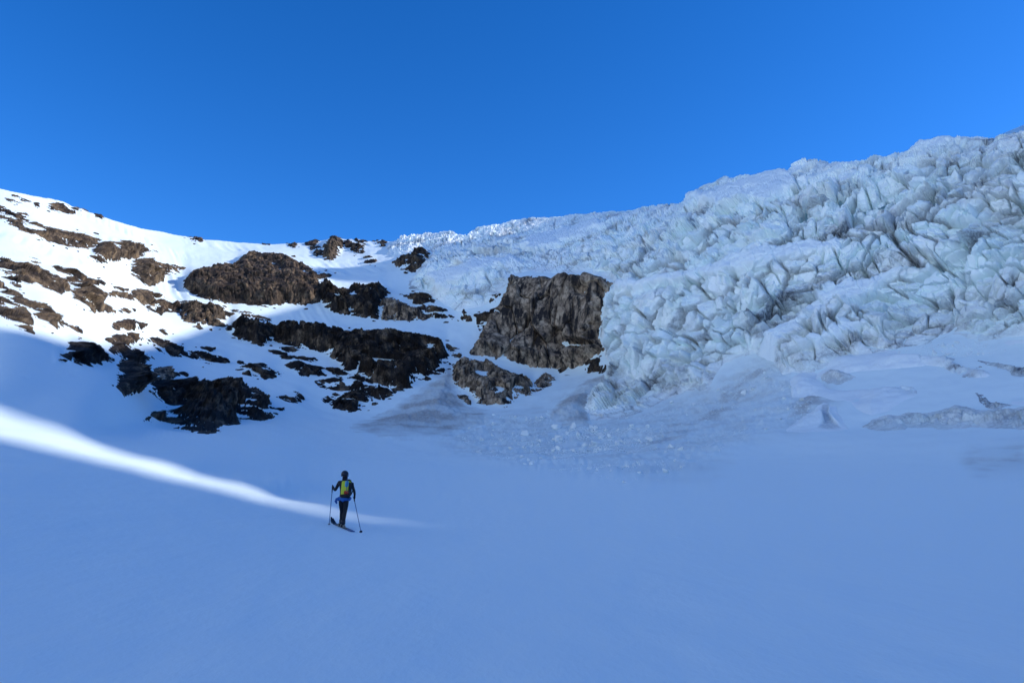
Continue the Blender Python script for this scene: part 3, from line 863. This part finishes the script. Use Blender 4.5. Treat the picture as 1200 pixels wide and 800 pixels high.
# ------------------------------------------------------------------ right-hand ridge: it stands beyond the frame and shades the basin
def sun_coords(p):
    s = np.array([math.sin(SUN_AZ), math.cos(SUN_AZ)])
    q = -s[1] * p[0] + s[0] * p[1]
    a = s[0] * p[0] + s[1] * p[1]
    return q, p[2] - a * math.tan(SUN_EL)
RIDGE_H = [(-150, 44), (-60, 40), (0, 36), (10, 31), (17, 23), (19.5, 15), (20.6, 14), (21.2, 12.2), (21.9, 9.6), (22.6, 6.4), (23.2, 3.0), (23.8, 2.0),
           (24.6, 3.4), (26.5, 7.0), (29.3, 12.6), (30.6, 17.0), (31.6, 20), (34, 23), (40, 32), (58, 40), (76, 39.5), (95, 43.7), (131, 55), (191, 75), (231, 89),
           (256, 93), (290, 99), (305, 124), (322, 130), (333, 106), (350, 99), (370, 101), (395, 142), (440, 165), (520, 150)]
RIDGE_A = [(-150, 330), (25, 310), (80, 300), (200, 275), (320, 335), (400, 420), (520, 520)]
def build_ridge():
    q = np.concatenate([np.arange(-150, 8, 5.0), np.arange(8, 45, 0.4), np.arange(45, 521, 4.0)])
    Hq = np.interp(q, *np.array(RIDGE_H).T)
    A = pchip(*np.array(RIDGE_A, float).T, q)
    z0 = np.stack([q * 0.11, q * 0, q * 0], 1)
    rough = np.where((q > 15) & (q < 36), 0.22, 0.9)
    Hq = Hq + rough * fbm(z0, 4, 111)
    zc = Hq + A * math.tan(SUN_EL)
    s = np.array([math.sin(SUN_AZ), math.cos(SUN_AZ)]); nv = np.array([-s[1], s[0]])
    rows = []
    for t in np.concatenate([np.linspace(1, 0.04, 26), [0], np.linspace(-0.05, -1, 14)]):
        drop = abs(t) * (zc + 12)
        a = A - np.sign(t) * drop / (2.6 if t > 0 else 1.1)
        p = np.stack([s[0] * a + nv[0] * q, s[1] * a + nv[1] * q, zc - drop], 1)
        if abs(t) > 0.01:
            off = np.minimum(1, abs(t) * 6) * (4.0 * fbm(p * .035, 4, 113) + 1.0 * perlin(p * .3, 114))
            p[:, 0] -= np.sign(t) * np.abs(off) * 0.8
            p[:, 2] -= np.abs(off) * 0.4
        rows.append(p)
    V = np.stack(rows, 1).reshape(-1, 3)
    m = NM("ridge snow and rock")
    nz = m.n('ShaderNodeSeparateXYZ'); m.l(m.geo.outputs['Normal'], nz.inputs[0])
    k = m.math('ADD', nz.outputs['Z'], m.math('MULTIPLY', m.noise(0.08, 6, 0.7), 0.8))
    col = m.ramp(k, [(0.66, (0.07, 0.055, 0.045)), (0.74, (0.78, 0.83, 0.88))])
    mat = m.done(col, 0.8, m.bump(m.noise(0.8, 6, 0.7), 0.7, 0.5))
    link("mountain_ridge", mesh_from("mountain_ridge", V, quads(len(q), len(rows)), mat), kind='structure')
build_ridge()
print("ridge", round(time.time() - T0, 1))

def build_peak():
    bx, by, e, _ = bearing(1335, 87)
    top = np.array([bx * 900, by * 900, CAM_H + e * 900])
    r = np.linspace(0, 1, 40); th = np.linspace(0, 2 * math.pi, 90)
    Rr, Th = np.meshgrid(r, th, indexing='ij')
    x = 520 * Rr * np.cos(Th); y = 520 * Rr * np.sin(Th)
    p = np.stack([x, y, -0.5 * 520 * Rr], -1).reshape(-1, 3) + top
    p[:, 2] += 9 * fbm(p * .012, 4, 121) * np.minimum(1, Rr.ravel() * 4)
    link("snow_peak", mesh_from("snow_peak", p, quads(40, 90), M_SNOW, True, {'dirt': np.zeros(len(p))}), kind='structure')
build_peak()

# ------------------------------------------------------------------ avalanche cones and dirty ice at the foot of the fall
def lump(name, poly, H, label, cat, mat, dirt=0.5, edge=3.0, rough=0.3, facet=0.0, recess=None, snow=0.0, step=0.8, group=None):
    u, w, nu, nw = patch_grid(poly, step, 6)
    b = bil(SURF, u, w); n = bil(N, u, w)
    mpp = float(bil(MPP, np.array([np.mean(u)]), np.array([np.mean(w)]))[0])
    d = sdf(poly, u + 3 * perlin(b * .3, 131) + 1.5 * perlin(b * 1.1, 132), w + 2 * perlin(b * .3, 133) + perlin(b * 1.1, 134)) * mpp
    g = H * sstep(0, edge, d) + sstep(-.2, edge * .6, d) * rough * (fbm(b * .6, 4, 135) + .6 * perlin(b * 2.5, 136) * .5)
    dd = np.full(len(u), dirt) * (0.55 + 0.6 * sstep(-.4, .5, fbm(b * .12, 4, 137)))
    if facet:
        f, _, _ = facets(b, 2.4, 139, tilt=1.0, crack=0.12, depth=0.25, off=0.5)
        f2, _, _ = facets(b * np.array([1, 1, 2.2]), 1.1, 140, tilt=.8, crack=0.2, depth=0.3, off=0.5)
        g = g + facet * sstep(0, edge * .5, d) * (f + f2)
    if mat is M_SNOW:
        dd = dd * sstep(-.6, edge * .3, d + 1.2 * perlin(b * .25, 144))
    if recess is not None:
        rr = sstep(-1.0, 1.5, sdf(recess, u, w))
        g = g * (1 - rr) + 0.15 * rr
        dd = np.maximum(dd * .5, rr)  # shade of the hollow painted in as full dirt
    g = np.where(d > 0, g + .05, g - 0.6 * np.minimum(-d, 3))
    V = b + n * g[:, None]
    Q = quads(nu, nw); keep = g[Q].max(1) > -0.5
    a = np.array(poly)
    foot = ground_at(a[:, 0].mean(), a[:, 1].max() - 2)[0]
    v, q, at = sub(V - foot, Q, keep, {'dirt': np.clip(dd, 0, 1), 'snow': np.full(len(u), snow)})
    o = link(name, mesh_from(name, v, q, mat, True, at), label=label, category=cat)
    o.location = foot
    if group: o['group'] = group
    return o
lump("debris_cone", [(526,424),(534,437),(537,458),(546,472),(575,480),(592,486),(565,500),(520,512),(470,515),(403,506),(420,494),(450,482),(480,464),(505,446)], 2.2,
     "grey dirt strewn avalanche cone spreading from the snow gully under the long cliff", "debris cone", M_SNOW, 0.95, 9, 0.3, step=1.0)
lump("debris_cone", [(640,480),(662,464),(688,447),(710,438),(722,446),(704,458),(692,470),(690,486),(694,500),(665,497),(645,490)], 1.6,
     "small grey gravelly cone between the jointed bluff and the foot of the ice cliff", "debris cone", M_SNOW, 0.8, 5, 0.4, step=0.9)
lump("ice_band", [(1038,490),(1060,482),(1090,484),(1120,475),(1150,482),(1200,479),(1300,476),(1300,503),(1200,506),(1150,503),(1100,504),(1060,500),(1040,498)], 1.2,
     "long dirty grey ice band at the right edge of the flat snow", "ice", M_ICE, 0.6, 2.0, 0.4, 0.45)
lump("ice_band", [(1010,499),(1022,489),(1040,484),(1060,486),(1066,492),(1062,503),(1035,505)], 1.3,
     "low pale ice face beside the long dirty ice band", "ice", M_ICE, 0.5, 2.0, 0.3, 0.25)
lump("ice_mound", [(922,506),(936,489),(952,478),(966,470),(978,474),(988,492),(994,502),(960,507)], 2.0,
     "smooth pale ice mound with a dark curved hollow at the foot of the icefall", "ice", M_ICE, 0.1, 3.0, 0.15, 0.0,
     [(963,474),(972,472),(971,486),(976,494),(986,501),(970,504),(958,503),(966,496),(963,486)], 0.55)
lump("ice_wedge", [(1142,461),(1152,463),(1160,470),(1186,475),(1166,481),(1156,477)], 0.8, "ice wedge coloured dark for a shaded hole in the snow above the long grey ice band", "ice", M_ICE, 1.0, 1.0, 0.3, 0.3)  # dark hole drawn as a low wedge, its shade put into the colour
lump("ice_wedge", [(1144,423),(1175,425),(1215,430),(1215,441),(1188,440),(1180,432)], 0.8, "dirty ice step near the right edge under the lowest seracs", "ice", M_ICE, 0.9, 1.0, 0.3, 0.4)
lump("ice_mound", [(958,438),(974,430),(990,434),(1003,441),(986,447),(968,448)], 1.2, "small rounded dirty ice lump below the serac front", "ice", M_ICE, 0.45, 1.5, 0.2, 0.2)

def hummocks():
    poly = [(925,436),(985,420),(1060,406),(1200,396),(1330,396),(1330,486),(1200,480),(1130,474),(1080,480),(1020,488),(985,470),(955,462),(930,462)]
    u, w, nu, nw = patch_grid(poly, 0.9, 4)
    b = bil(SURF, u, w); n = bil(N, u, w)
    mpp = bil(MPP, u, w)
    d = sdf(poly, u + 6 * perlin(b * .12, 161), w + 4 * perlin(b * .12, 162)) * mpp
    q = b * np.array([.085, .03, .16]) + np.stack([perlin(b * .05, 163), 0 * u, 0 * u], 1) * .8
    low = perlin(q, 164) + .5 * perlin(q * 2.1, 165)
    f, _, cr = facets(b + 1.2 * np.stack([perlin(b * .2, 166), perlin(b * .2, 167), perlin(b * .2, 168)], 1), 5.5, 169, tilt=.8, crack=.12, depth=.35, off=.4)
    f2, _, _ = facets(b, 1.9, 170, tilt=.8, crack=.15, depth=.3, off=.4)
    brk = sstep(-.05, .35, perlin(b * .055, 171))
    g = sstep(-1, 4, d) * (3.4 * low - .25 + brk * (.55 * f + .5 * f2) + .12 * fbm(b * .6, 3, 172)) - sstep(1, -2, d) * .8
    dirt = 1.0 * sstep(-.05, .25, perlin(b * np.array([.12, .12, .9]), 173)) * brk + .25 * brk
    V = b + n * g[:, None]
    Q = quads(nu, nw); keep = g[Q].max(1) > -0.3
    foot = ground_at(1100, 480)[0]
    v, q_, at = sub(V - foot, Q, keep, {'dirt': np.clip(dirt, 0, 1), 'snow': (1 - brk) * .9})
    o = link("ice_hummocks", mesh_from("ice_hummocks", v, q_, M_ICE, True, at), label="half buried broken blue grey ice between the lowest seracs and the flat snow", category="ice")
    o.location = foot
hummocks()

# ------------------------------------------------------------------ fallen ice
def chunk_mesh(seed, n=15):
    import bmesh
    rg = random.Random(seed)
    bm = bmesh.new()
    for k in range(n):
        v = Vector((rg.gauss(0, 1), rg.gauss(0, 1), rg.gauss(0, 1))).normalized()
        v = Vector((v.x * rg.uniform(.8, 1.1), v.y * rg.uniform(.7, 1.0), v.z * rg.uniform(.55, .85)))
        bm.verts.new(v * 0.5)
    r = bmesh.ops.convex_hull(bm, input=bm.verts)
    bmesh.ops.delete(bm, geom=[e for e in r['geom_interior'] if isinstance(e, bmesh.types.BMVert)], context='VERTS')
    me = bpy.data.meshes.new("ice_block")
    bm.to_mesh(me); bm.free()
    me.materials.append(M_CHUNK)
    return me
mc = NM("fallen ice")
M_CHUNK = mc.done(mc.mix(mc.noise(1.5, 4), (0.64, 0.71, 0.73), (0.79, 0.83, 0.84)), 0.55, mc.bump(mc.noise(9, 4), .5, .05))
def scatter(zone, n, rg):
    a = np.array(zone); x0, y0 = a.min(0); x1, y1 = a.max(0)
    out = []
    while len(out) < n:
        u = rg.uniform(x0, x1, 400); w = rg.uniform(y0, y1, 400)
        k = sdf(zone, u, w) > 0
        b = ground_at(u, w)
        k &= (perlin(b * .09, 141) + .5 * perlin(b * .3, 142) + rg.uniform(-.4, .4, 400)) > 0.08
        out += list(zip(u[k], w[k]))
    return out[:n]
ZONES = [([(505,492),(560,486),(640,488),(690,503),(770,498),(800,520),(740,548),(660,555),(560,532)], 120, 4.2),
         ([(690,495),(800,468),(900,428),(960,440),(950,480),(880,515),(760,572),(690,562)], 90, 3.6),
         ([(905,425),(960,410),(1060,408),(1150,400),(1200,396),(1200,408),(1080,425),(960,440)], 40, 4.5),
         ([(600,505),(700,500),(735,515),(690,530),(620,528)], 36, 6.5)]
ZLAB = [("small ice block lying loose on the debris apron right of the grey avalanche cone", "ice blocks strewn right of the avalanche cone"),
        ("small ice block lying loose on the dirty snow tongue under the ice cliff", "ice blocks on the dirty tongue under the ice cliff"),
        ("ice block lying on snow close along the foot of the lowest seracs", "ice blocks along the serac foot"),
        ("larger ice block in the cluster at the middle of the debris apron", "larger ice blocks clustered on the debris apron")]
chunks = [chunk_mesh(k) for k in range(10)]
def build_blocks():
    rg = np.random.default_rng(5)
    for zi, (zone, n, size) in enumerate(ZONES):
        for u, w in scatter(zone, n, rg):
            p = ground_at(u, w)[0]
            px = size * float(np.clip(rg.lognormal(0, .42), .5, 2.6))
            sz = px * float(bil(MPP, np.array([u]), np.array([w]))[0])
            o = link("ice_block", chunks[int(rg.integers(10))], label=ZLAB[zi][0], category="ice block", group=ZLAB[zi][1])
            o.location = (p[0], p[1], p[2] + sz * 0.18)
            o.scale = (sz, sz * rg.uniform(.8, 1.2), sz * rg.uniform(.7, 1.1))
            o.rotation_euler = (rg.uniform(-.4, .4), rg.uniform(-.4, .4), rg.uniform(0, 6.28))
    # fine rubble nobody could count
    oc = np.array([(1,0,0),(0,1,0),(-1,0,0),(0,-1,0),(0,0,1),(0,0,-1)], float) * .5
    of = np.array([(0,1,4),(1,2,4),(2,3,4),(3,0,4),(1,0,5),(2,1,5),(3,2,5),(0,3,5)])
    Vs = []; Fs = []
    pts = []
    for zone, n, size in ZONES: pts += scatter(zone, n * 22, rg)
    pts = np.array(pts)
    g = ground_at(pts[:, 0], pts[:, 1]); mp = bil(MPP, pts[:, 0], pts[:, 1])
    sz = mp * np.clip(rg.lognormal(-.05, .45, len(pts)), .35, 2.2) * 1.15
    V = oc[None] * rg.uniform(.6, 1.25, (len(pts), 6, 3)) * sz[:, None, None]
    a = rg.uniform(0, 6.28, len(pts)); ca, sa = np.cos(a)[:, None], np.sin(a)[:, None]
    V = np.stack([V[..., 0] * ca - V[..., 1] * sa, V[..., 0] * sa + V[..., 1] * ca, V[..., 2] * .8], -1) + g[:, None, :] + np.array([0, 0, .1]) * sz[:, None, None]
    Fc = (of[None] + (np.arange(len(pts)) * 6)[:, None, None]).reshape(-1, 3)
    link("ice_rubble", mesh_from("ice_rubble", V.reshape(-1, 3), Fc, M_CHUNK, False), kind='stuff', label="fine scattered ice rubble on the avalanche debris below the icefall")
build_blocks()
print("debris", round(time.time() - T0, 1))

# ------------------------------------------------------------------ the skier
M_CLOTH = mat_plain("black ski clothing", (0.012, 0.012, 0.016), 0.8)
M_SKIN = mat_plain("skin", (0.42, 0.26, 0.19), 0.6, .08)
M_HELM = mat_plain("dark helmet", (0.016, 0.018, 0.03), 0.4)
M_LIME = mat_plain("lime fabric", (0.50, 0.56, 0.04), 0.7, .12)
M_PBLUE = mat_plain("light blue fabric", (0.06, 0.30, 0.52), 0.6, .15)
M_RED = mat_plain("dark red fabric", (0.42, 0.035, 0.02), 0.7)
M_BLUE = mat_plain("blue jacket fabric", (0.02, 0.11, 0.36), 0.75)
M_POLE = mat_plain("blue grey pole metal", (0.03, 0.10, 0.22), 0.35)
M_SKI = mat_plain("dark ski topsheet", (0.014, 0.016, 0.025), 0.35)
M_SKIB = mat_plain("blue ski topsheet", (0.02, 0.06, 0.22), 0.35)
M_GREY = mat_plain("grey binding plastic", (0.20, 0.19, 0.17), 0.5)

def skin(name, verts, edges, mat, parent, sub_lv=2, root=0):
    me = bpy.data.meshes.new(name)
    me.from_pydata([v[0] for v in verts], edges, [])
    me.materials.append(mat)
    o = link(name, me, parent)
    md = o.modifiers.new("skin", 'SKIN')
    if not me.skin_vertices: me.attributes  # created with the modifier below
    if len(me.skin_vertices) == 0:
        import bmesh
        bm = bmesh.new(); bm.from_mesh(me)
        bm.verts.layers.skin.verify(); bm.to_mesh(me); bm.free()
    for k, v in enumerate(verts):
        r = v[1] if isinstance(v[1], tuple) else (v[1], v[1])
        me.skin_vertices[0].data[k].radius = r
        me.skin_vertices[0].data[k].use_root = (k == root)
    md.use_smooth_shade = True
    sd = o.modifiers.new("smooth", 'SUBSURF'); sd.levels = sub_lv; sd.render_levels = sub_lv
    return o
def tube(pts, rads, n=10):
    V = []; Q = []
    pts = [Vector(p) for p in pts]
    for k, p in enumerate(pts):
        t = (pts[min(k + 1, len(pts) - 1)] - pts[max(k - 1, 0)]).normalized()
        a = t.orthogonal().normalized(); b = t.cross(a)
        for j in range(n):
            an = 2 * math.pi * j / n
            V.append(p + (a * math.cos(an) + b * math.sin(an)) * rads[k])
    for k in range(len(pts) - 1):
        for j in range(n):
            Q.append((k * n + j, k * n + (j + 1) % n, (k + 1) * n + (j + 1) % n, (k + 1) * n + j))
    Q.append(tuple(range(n))[::-1]); Q.append(tuple((len(pts) - 1) * n + j for j in range(n)))
    return V, Q
def solid(name, V, Fc, mat, parent=None, smooth=True, bevel=0.0, sub_lv=0):
    me = bpy.data.meshes.new(name)
    me.from_pydata([tuple(v) for v in V], [], Fc)
    me.materials.append(mat)
    for p in me.polygons: p.use_smooth = smooth
    o = link(name, me, parent)
    if bevel:
        b = o.modifiers.new("bevel", 'BEVEL'); b.width = bevel; b.segments = 2
    if sub_lv:
        d = o.modifiers.new("smooth", 'SUBSURF'); d.levels = sub_lv; d.render_levels = sub_lv
    return o
def boxv(c, h, M=None):
    V = [Vector((c[0] + sx * h[0], c[1] + sy * h[1], c[2] + sz * h[2])) for sx in (-1, 1) for sy in (-1, 1) for sz in (-1, 1)]
    if M is not None: V = [M @ v for v in V]
    return V, [(0, 1, 3, 2), (4, 6, 7, 5), (0, 4, 5, 1), (2, 3, 7, 6), (0, 2, 6, 4), (1, 5, 7, 3)]
def ellipsoid(c, r, nu=18, nv=12, cut=None):
    V = []; Q = []
    for i in range(nv + 1):
        ph = math.pi * i / nv
        for j in range(nu):
            th = 2 * math.pi * j / nu
            z = math.cos(ph)
            if cut is not None: z = max(z, cut)
            V.append(Vector((c[0] + r[0] * math.sin(ph) * math.cos(th), c[1] + r[1] * math.sin(ph) * math.sin(th), c[2] + r[2] * z)))
    for i in range(nv):
        for j in range(nu):
            Q.append((i * nu + j, (i + 1) * nu + j, (i + 1) * nu + (j + 1) % nu, i * nu + (j + 1) % nu))
    return V, Q

SKIER_SCALE = 0.84
def build_skier():
    S = ground_at(401, 616)[0]
    gz = lambda x, y: float(bilground(S[0] + x, S[1] + y)) - S[2]
    person = thing("person", "skier in black seen from behind with a helmet and two poles, climbing the snow", "person", S)
    L0 = gz(-0.10, 0.30); R0 = gz(0.04, -0.08)
    lf = Vector((-0.085, 0.26, L0 + 0.10)); rf = Vector((0.05, -0.06, R0 + 0.10))
    B = [((0.03, 0.0, 0.90), (.150, .115)),      # 0 pelvis
         ((0.025, 0.02, 1.03), (.140, .105)), ((0.02, 0.06, 1.18), (.155, .115)), ((0.02, 0.10, 1.33), (.175, .115)), ((0.015, 0.13, 1.43), (.10, .09)),
         ((0.005, 0.15, 1.50), .058), ((-0.01, 0.17, 1.57), .088), ((-0.012, 0.18, 1.64), .092), ((-0.012, 0.18, 1.69), .070),   # 5 neck .. 8 crown
         ((-0.17, 0.12, 1.385), .070), ((-0.245, 0.16, 1.25), .052), ((-0.31, 0.20, 1.145), .046), ((-0.37, 0.29, 1.19), .038), ((-0.405, 0.345, 1.235), .030),  # left arm 9-13
         ((0.20, 0.08, 1.375), .070), ((0.275, 0.05, 1.26), .052), ((0.335, 0.02, 1.135), .046), ((0.345, 0.08, 1.03), .038), ((0.33, 0.15, 0.945), .030),      # right arm 14-18
         ((-0.05, 0.02, 0.83), .105), ((-0.065, 0.13, 0.66), .088), ((-0.075, 0.22, 0.50), .062), ((-0.08, 0.225, 0.34), .060), ((lf.x, lf.y, lf.z), .045),       # left leg 19-23
         ((0.10, -0.01, 0.83), .105), ((0.085, 0.03, 0.66), .088), ((0.07, 0.05, 0.48), .062), ((0.06, -0.02, 0.32), .062), ((rf.x, rf.y, rf.z), .045),          # right leg 24-28
         ((-0.02, 0.275, 1.62), .016)]            # 29 nose
    E = [(0,1),(1,2),(2,3),(3,4),(4,5),(5,6),(6,7),(7,8),(3,9),(9,10),(10,11),(11,12),(12,13),(3,14),(14,15),(15,16),(16,17),(17,18),
         (0,19),(19,20),(20,21),(21,22),(22,23),(0,24),(24,25),(25,26),(26,27),(27,28),(7,29)]
    m = NM("black clothes and skin")
    tc = m.n('ShaderNodeTexCoord'); sx = m.n('ShaderNodeSeparateXYZ'); m.l(tc.outputs['Object'], sx.inputs[0])
    k = m.math('GREATER_THAN', sx.outputs['Z'], 1.53)
    M_BODY = m.done(m.mix(k, m.mix(m.noise(25, 4), (0.008, 0.008, 0.011), (0.020, 0.020, 0.026)), (0.40, 0.25, 0.19)), 0.75, m.bump(m.noise(35, 4), .4, .01))
    skin("body", B, E, M_BODY, person)
    # helmet with rim, goggles and hood collar
    V, Q = ellipsoid((-0.012, 0.165, 1.645), (.118, .138, .125), cut=-0.45)
    h = solid("helmet", V, Q, M_HELM, person)
    V, Q = tube([Vector((-0.012 + .112 * math.cos(a), .165 + .132 * math.sin(a), 1.592)) for a in np.linspace(0, 2 * math.pi, 25)], [.010] * 25, 6)
    solid("helmet_rim", V, Q, M_CLOTH, h)
    V, Q = ellipsoid((-0.015, 0.265, 1.635), (.085, .045, .042))
    solid("goggles", V, Q, M_SKI, person)
    V, Q = tube([(0.004, 0.145, 1.46), (0.0, 0.155, 1.53), (-0.004, .16, 1.565)], [.092, .080, .084], 14)
    solid("collar", V, Q, M_CLOTH, person)
    # blue jacket tied round the waist, one sleeve hanging at the left hip
    ring = [Vector((0.03 + .185 * math.cos(a), 0.005 + .150 * math.sin(a), 0.885 + .018 * math.sin(3 * a + 1))) for a in np.linspace(0, 2 * math.pi, 31)]
    V, Q = tube(ring, [.052 + .012 * math.sin(5 * k) for k in range(31)], 10)
    jk = solid("tied_jacket", V, Q, M_BLUE, person)
    V, Q = tube([(-0.14, -0.03, .885), (-.20, -.04, .865), (-.225, -.03, .82), (-.20, -.02, .765), (-.19, -.02, .73)], [.045, .05, .04, .032, .018], 8)
    solid("sleeve", V, Q, M_BLUE, jk)
    V, Q = tube([(-0.08, -0.14, .90), (0.03, -.165, .86), (0.14, -.14, .90)], [.03, .075, .03], 10)
    solid("jacket_fold", V, Q, M_BLUE, jk)
    hd = math.radians(-29)
    fw = Vector((math.sin(hd), math.cos(hd), 0)); sd = Vector((math.cos(hd), -math.sin(hd), 0))
    def shoe(f):
        g0 = f.z - 0.10
        pts = [(f + Vector((0, 0, .13))), f + Vector((0, 0, .02)), f + fw * .02 + Vector((0, 0, -.035)), f + fw * .12 + Vector((0, 0, -.05)), f + fw * .19 + Vector((0, 0, -.058))]
        V, Q = tube(pts, [.068, .066, .064, .050, .028], 10)
        solid("boot", V, Q, M_SKI, person)
    shoe(lf); shoe(rf)
    # gloves: palm, four bent fingers and a thumb closed round the grip
    def glove(wr, axis, out):
        axis = axis.normalized(); out = (out - axis * out.dot(axis)).normalized(); side = axis.cross(out)
        pal = wr + out * .05
        vs = [(tuple(wr), .030), (tuple(pal), (.036, .026))]; es = [(0, 1)]
        for f in range(4):
            off = axis * (.034 - .022 * f)
            ln = (.026, .029, .028, .022)[f]
            a = pal + off + out * .030
            b_ = a + out * ln * .6 + side * ln
            c = b_ - out * ln * .7 + side * ln * .5
            i = len(vs); vs += [(tuple(a), .011), (tuple(b_), .010), (tuple(c), .009)]
            es += [(1, i), (i, i + 1), (i + 1, i + 2)]
        i = len(vs)
        vs += [(tuple(wr + out * .03 + axis * .040), .012), (tuple(wr + out * .06 + axis * .048 + side * .030), .010)]
        es += [(0, i), (i, i + 1)]
        skin("glove", vs, es, M_CLOTH, person, 1)
        return pal + out * .035 + side * .022
    def pole(grip_at, tip, label):
        root = thing("ski_pole", label, "ski pole", S)
        up = (grip_at - tip).normalized()
        topp = grip_at + up * .07
        V, Q = tube([tip, tip + up * .05, grip_at - up * .10], [.004, .010, .012], 8)
        solid("shaft", V, Q, M_POLE, root)
        V, Q = tube([grip_at - up * .16, grip_at - up * .07, grip_at + up * .05, topp, topp + up * .015], [.013, .018, .018, .022, .010], 10)
        solid("grip", V, Q, M_CLOTH, root)
        V, Q = tube([tip + up * .055, tip + up * .062, tip + up * .075], [.045, .048, .014], 12)
        solid("basket", V, Q, M_CLOTH, root)
        V, Q = tube([topp, topp + Vector((.03, -.05, -.04)), topp + Vector((.025, -.06, -.13)), grip_at - up * .05], [.005] * 4, 6)
        solid("strap", V, Q, M_CLOTH, root)
    lt = Vector((-0.455, 0.20, gz(-.455, .20) - .02)); rt = Vector((0.80, -0.95, gz(.67, -.8) - .02))
    gl = glove(Vector((-0.405, .345, 1.235)), Vector((.03, .1, 1)), Vector((-.2, .7, .25)))
    pole(gl, lt, "ski pole planted upright in the snow left of the skier")
    gr = glove(Vector((0.33, .15, 0.945)), Vector((-.2, .6, .9)), Vector((-.1, .8, -.5)))
    pole(gr, rt, "ski pole trailing aslant behind the right side of the skier")
    # skis
    def ski(f, label):
        root = thing("ski", label, "ski", S)
        def gp(t):
            p = f + fw * t
            return Vector((p.x, p.y, gz(p.x, p.y) + 0.015))
        a, b_ = gp(-.75), gp(.85)
        ts = np.concatenate([np.linspace(-1.05, .86, 12), [.96, 1.05, 1.12, 1.18]])
        def strip(tsub, w0, mat, nm):
            V = []; Fc = []
            for t in tsub:
                base = a.lerp(b_, (t + .75) / 1.6)
                lift = max(0, t - .88) ** 2 * 1.7
                wd = .050 + .008 * abs(t) - max(0, t - 1.04) * .28
                for sx, z in ((-1, 0), (1, 0), (1, .016), (-1, .016)):
                    V.append(base + sd * (sx * wd) + Vector((0, 0, lift + z)))
            for k in range(len(tsub) - 1):
                o = k * 4
                for j in range(4): Fc.append((o + j, o + (j + 1) % 4, o + 4 + (j + 1) % 4, o + 4 + j))
            Fc.append((3, 2, 1, 0)); e = (len(tsub) - 1) * 4; Fc.append((e, e + 1, e + 2, e + 3))
            return solid(nm, V, Fc, mat, root, False)
        strip(ts[3:], 1, M_SKI, "fore_body")
        strip(ts[:4], 1, M_SKIB, "tail")
        for t, hh in ((-.10, .035), (.20, .03)):
            base = a.lerp(b_, (t + .75) / 1.6)
            M = Matrix.Translation(base) @ Matrix.Rotation(-hd, 4, 'Z')
            V, Q = boxv((0, 0, .016 + hh), (.034, .05, hh), M)
            solid("binding", V, Q, M_GREY, root, False, .008)
    ski(lf, "dark ski under the forward left foot of the skier")
    ski(rf, "dark ski with a blue tail under the rear right foot of the skier")
    # backpack worn by the skier
    pack = thing("backpack", "lime, blue and red backpack worn on the back of the skier", "backpack", S)
    M = Matrix.Translation(Vector((.095, -.07, 1.20))) @ Matrix.Rotation(rad(-13), 4, 'X') @ Matrix.Rotation(rad(-14), 4, 'Z')
    def pad(nm, c, h, mat, bev):
        V, Q = boxv(c, h, M)
        return solid(nm, V, Q, mat, pack, True, bev, 1)
    pad("main_bag", (0, 0, 0), (.145, .095, .25), M_LIME, .05)
    pad("top_pocket", (.055, -.06, .13), (.062, .055, .10), M_PBLUE, .03)
    pad("lower_pocket", (.065, -.08, -.14), (.075, .055, .055), M_RED, .03)
    pad("base", (0.01, -.02, -.24), (.135, .095, .055), M_CLOTH, .03)
    pad("lid", (0.02, -.01, .255), (.12, .085, .03), M_CLOTH, .025)
    pad("side_panel", (.14, .0, -.02), (.022, .085, .20), M_CLOTH, .01)
    for x in (-.10, .11):
        V, Q = tube([M @ Vector((x, .07, .22)), M @ Vector((x * 1.15, .19, .21)), M @ Vector((x * 1.3, .25, .05)), M @ Vector((x * 1.3, .10, -.18))], [.022, .026, .024, .016], 8)
        solid("shoulder_strap", V, Q, M_CLOTH, pack)
    V, Q = tube([M @ Vector((.085, -.12, -.10)), M @ Vector((.085, -.13, .15)), M @ Vector((.075, -.11, .42))], [.011, .011, .010], 8)
    ax = solid("axe_shaft", V, Q, M_POLE, pack)
    V, Q = tube([M @ Vector((.03, -.12, -.13)), M @ Vector((.085, -.125, -.10)), M @ Vector((.15, -.12, -.14))], [.006, .012, .005], 6)
    solid("axe_head", V, Q, M_GREY, ax)
def bilground(x, y):
    """height of the snow under a plan position, found along its sight line"""
    ws = np.arange(560, 760, 0.5)
    az = math.atan2(x, y)
    u = 600 + F * math.tan(az) * 1.03
    for it in range(4):
        p = bil(SURF, np.full(len(ws), u), ws)
        i = np.argmin(np.abs(np.hypot(p[:, 0], p[:, 1]) - math.hypot(x, y)))
        u += (az - math.atan2(p[i, 0], p[i, 1])) * F
    return p[i, 2]
build_skier()
for o in C.objects:
    if o.parent is None and o.get('category') in ('person', 'ski pole', 'ski', 'backpack'):
        o.scale = (SKIER_SCALE,) * 3
print("skier", round(time.time() - T0, 1))
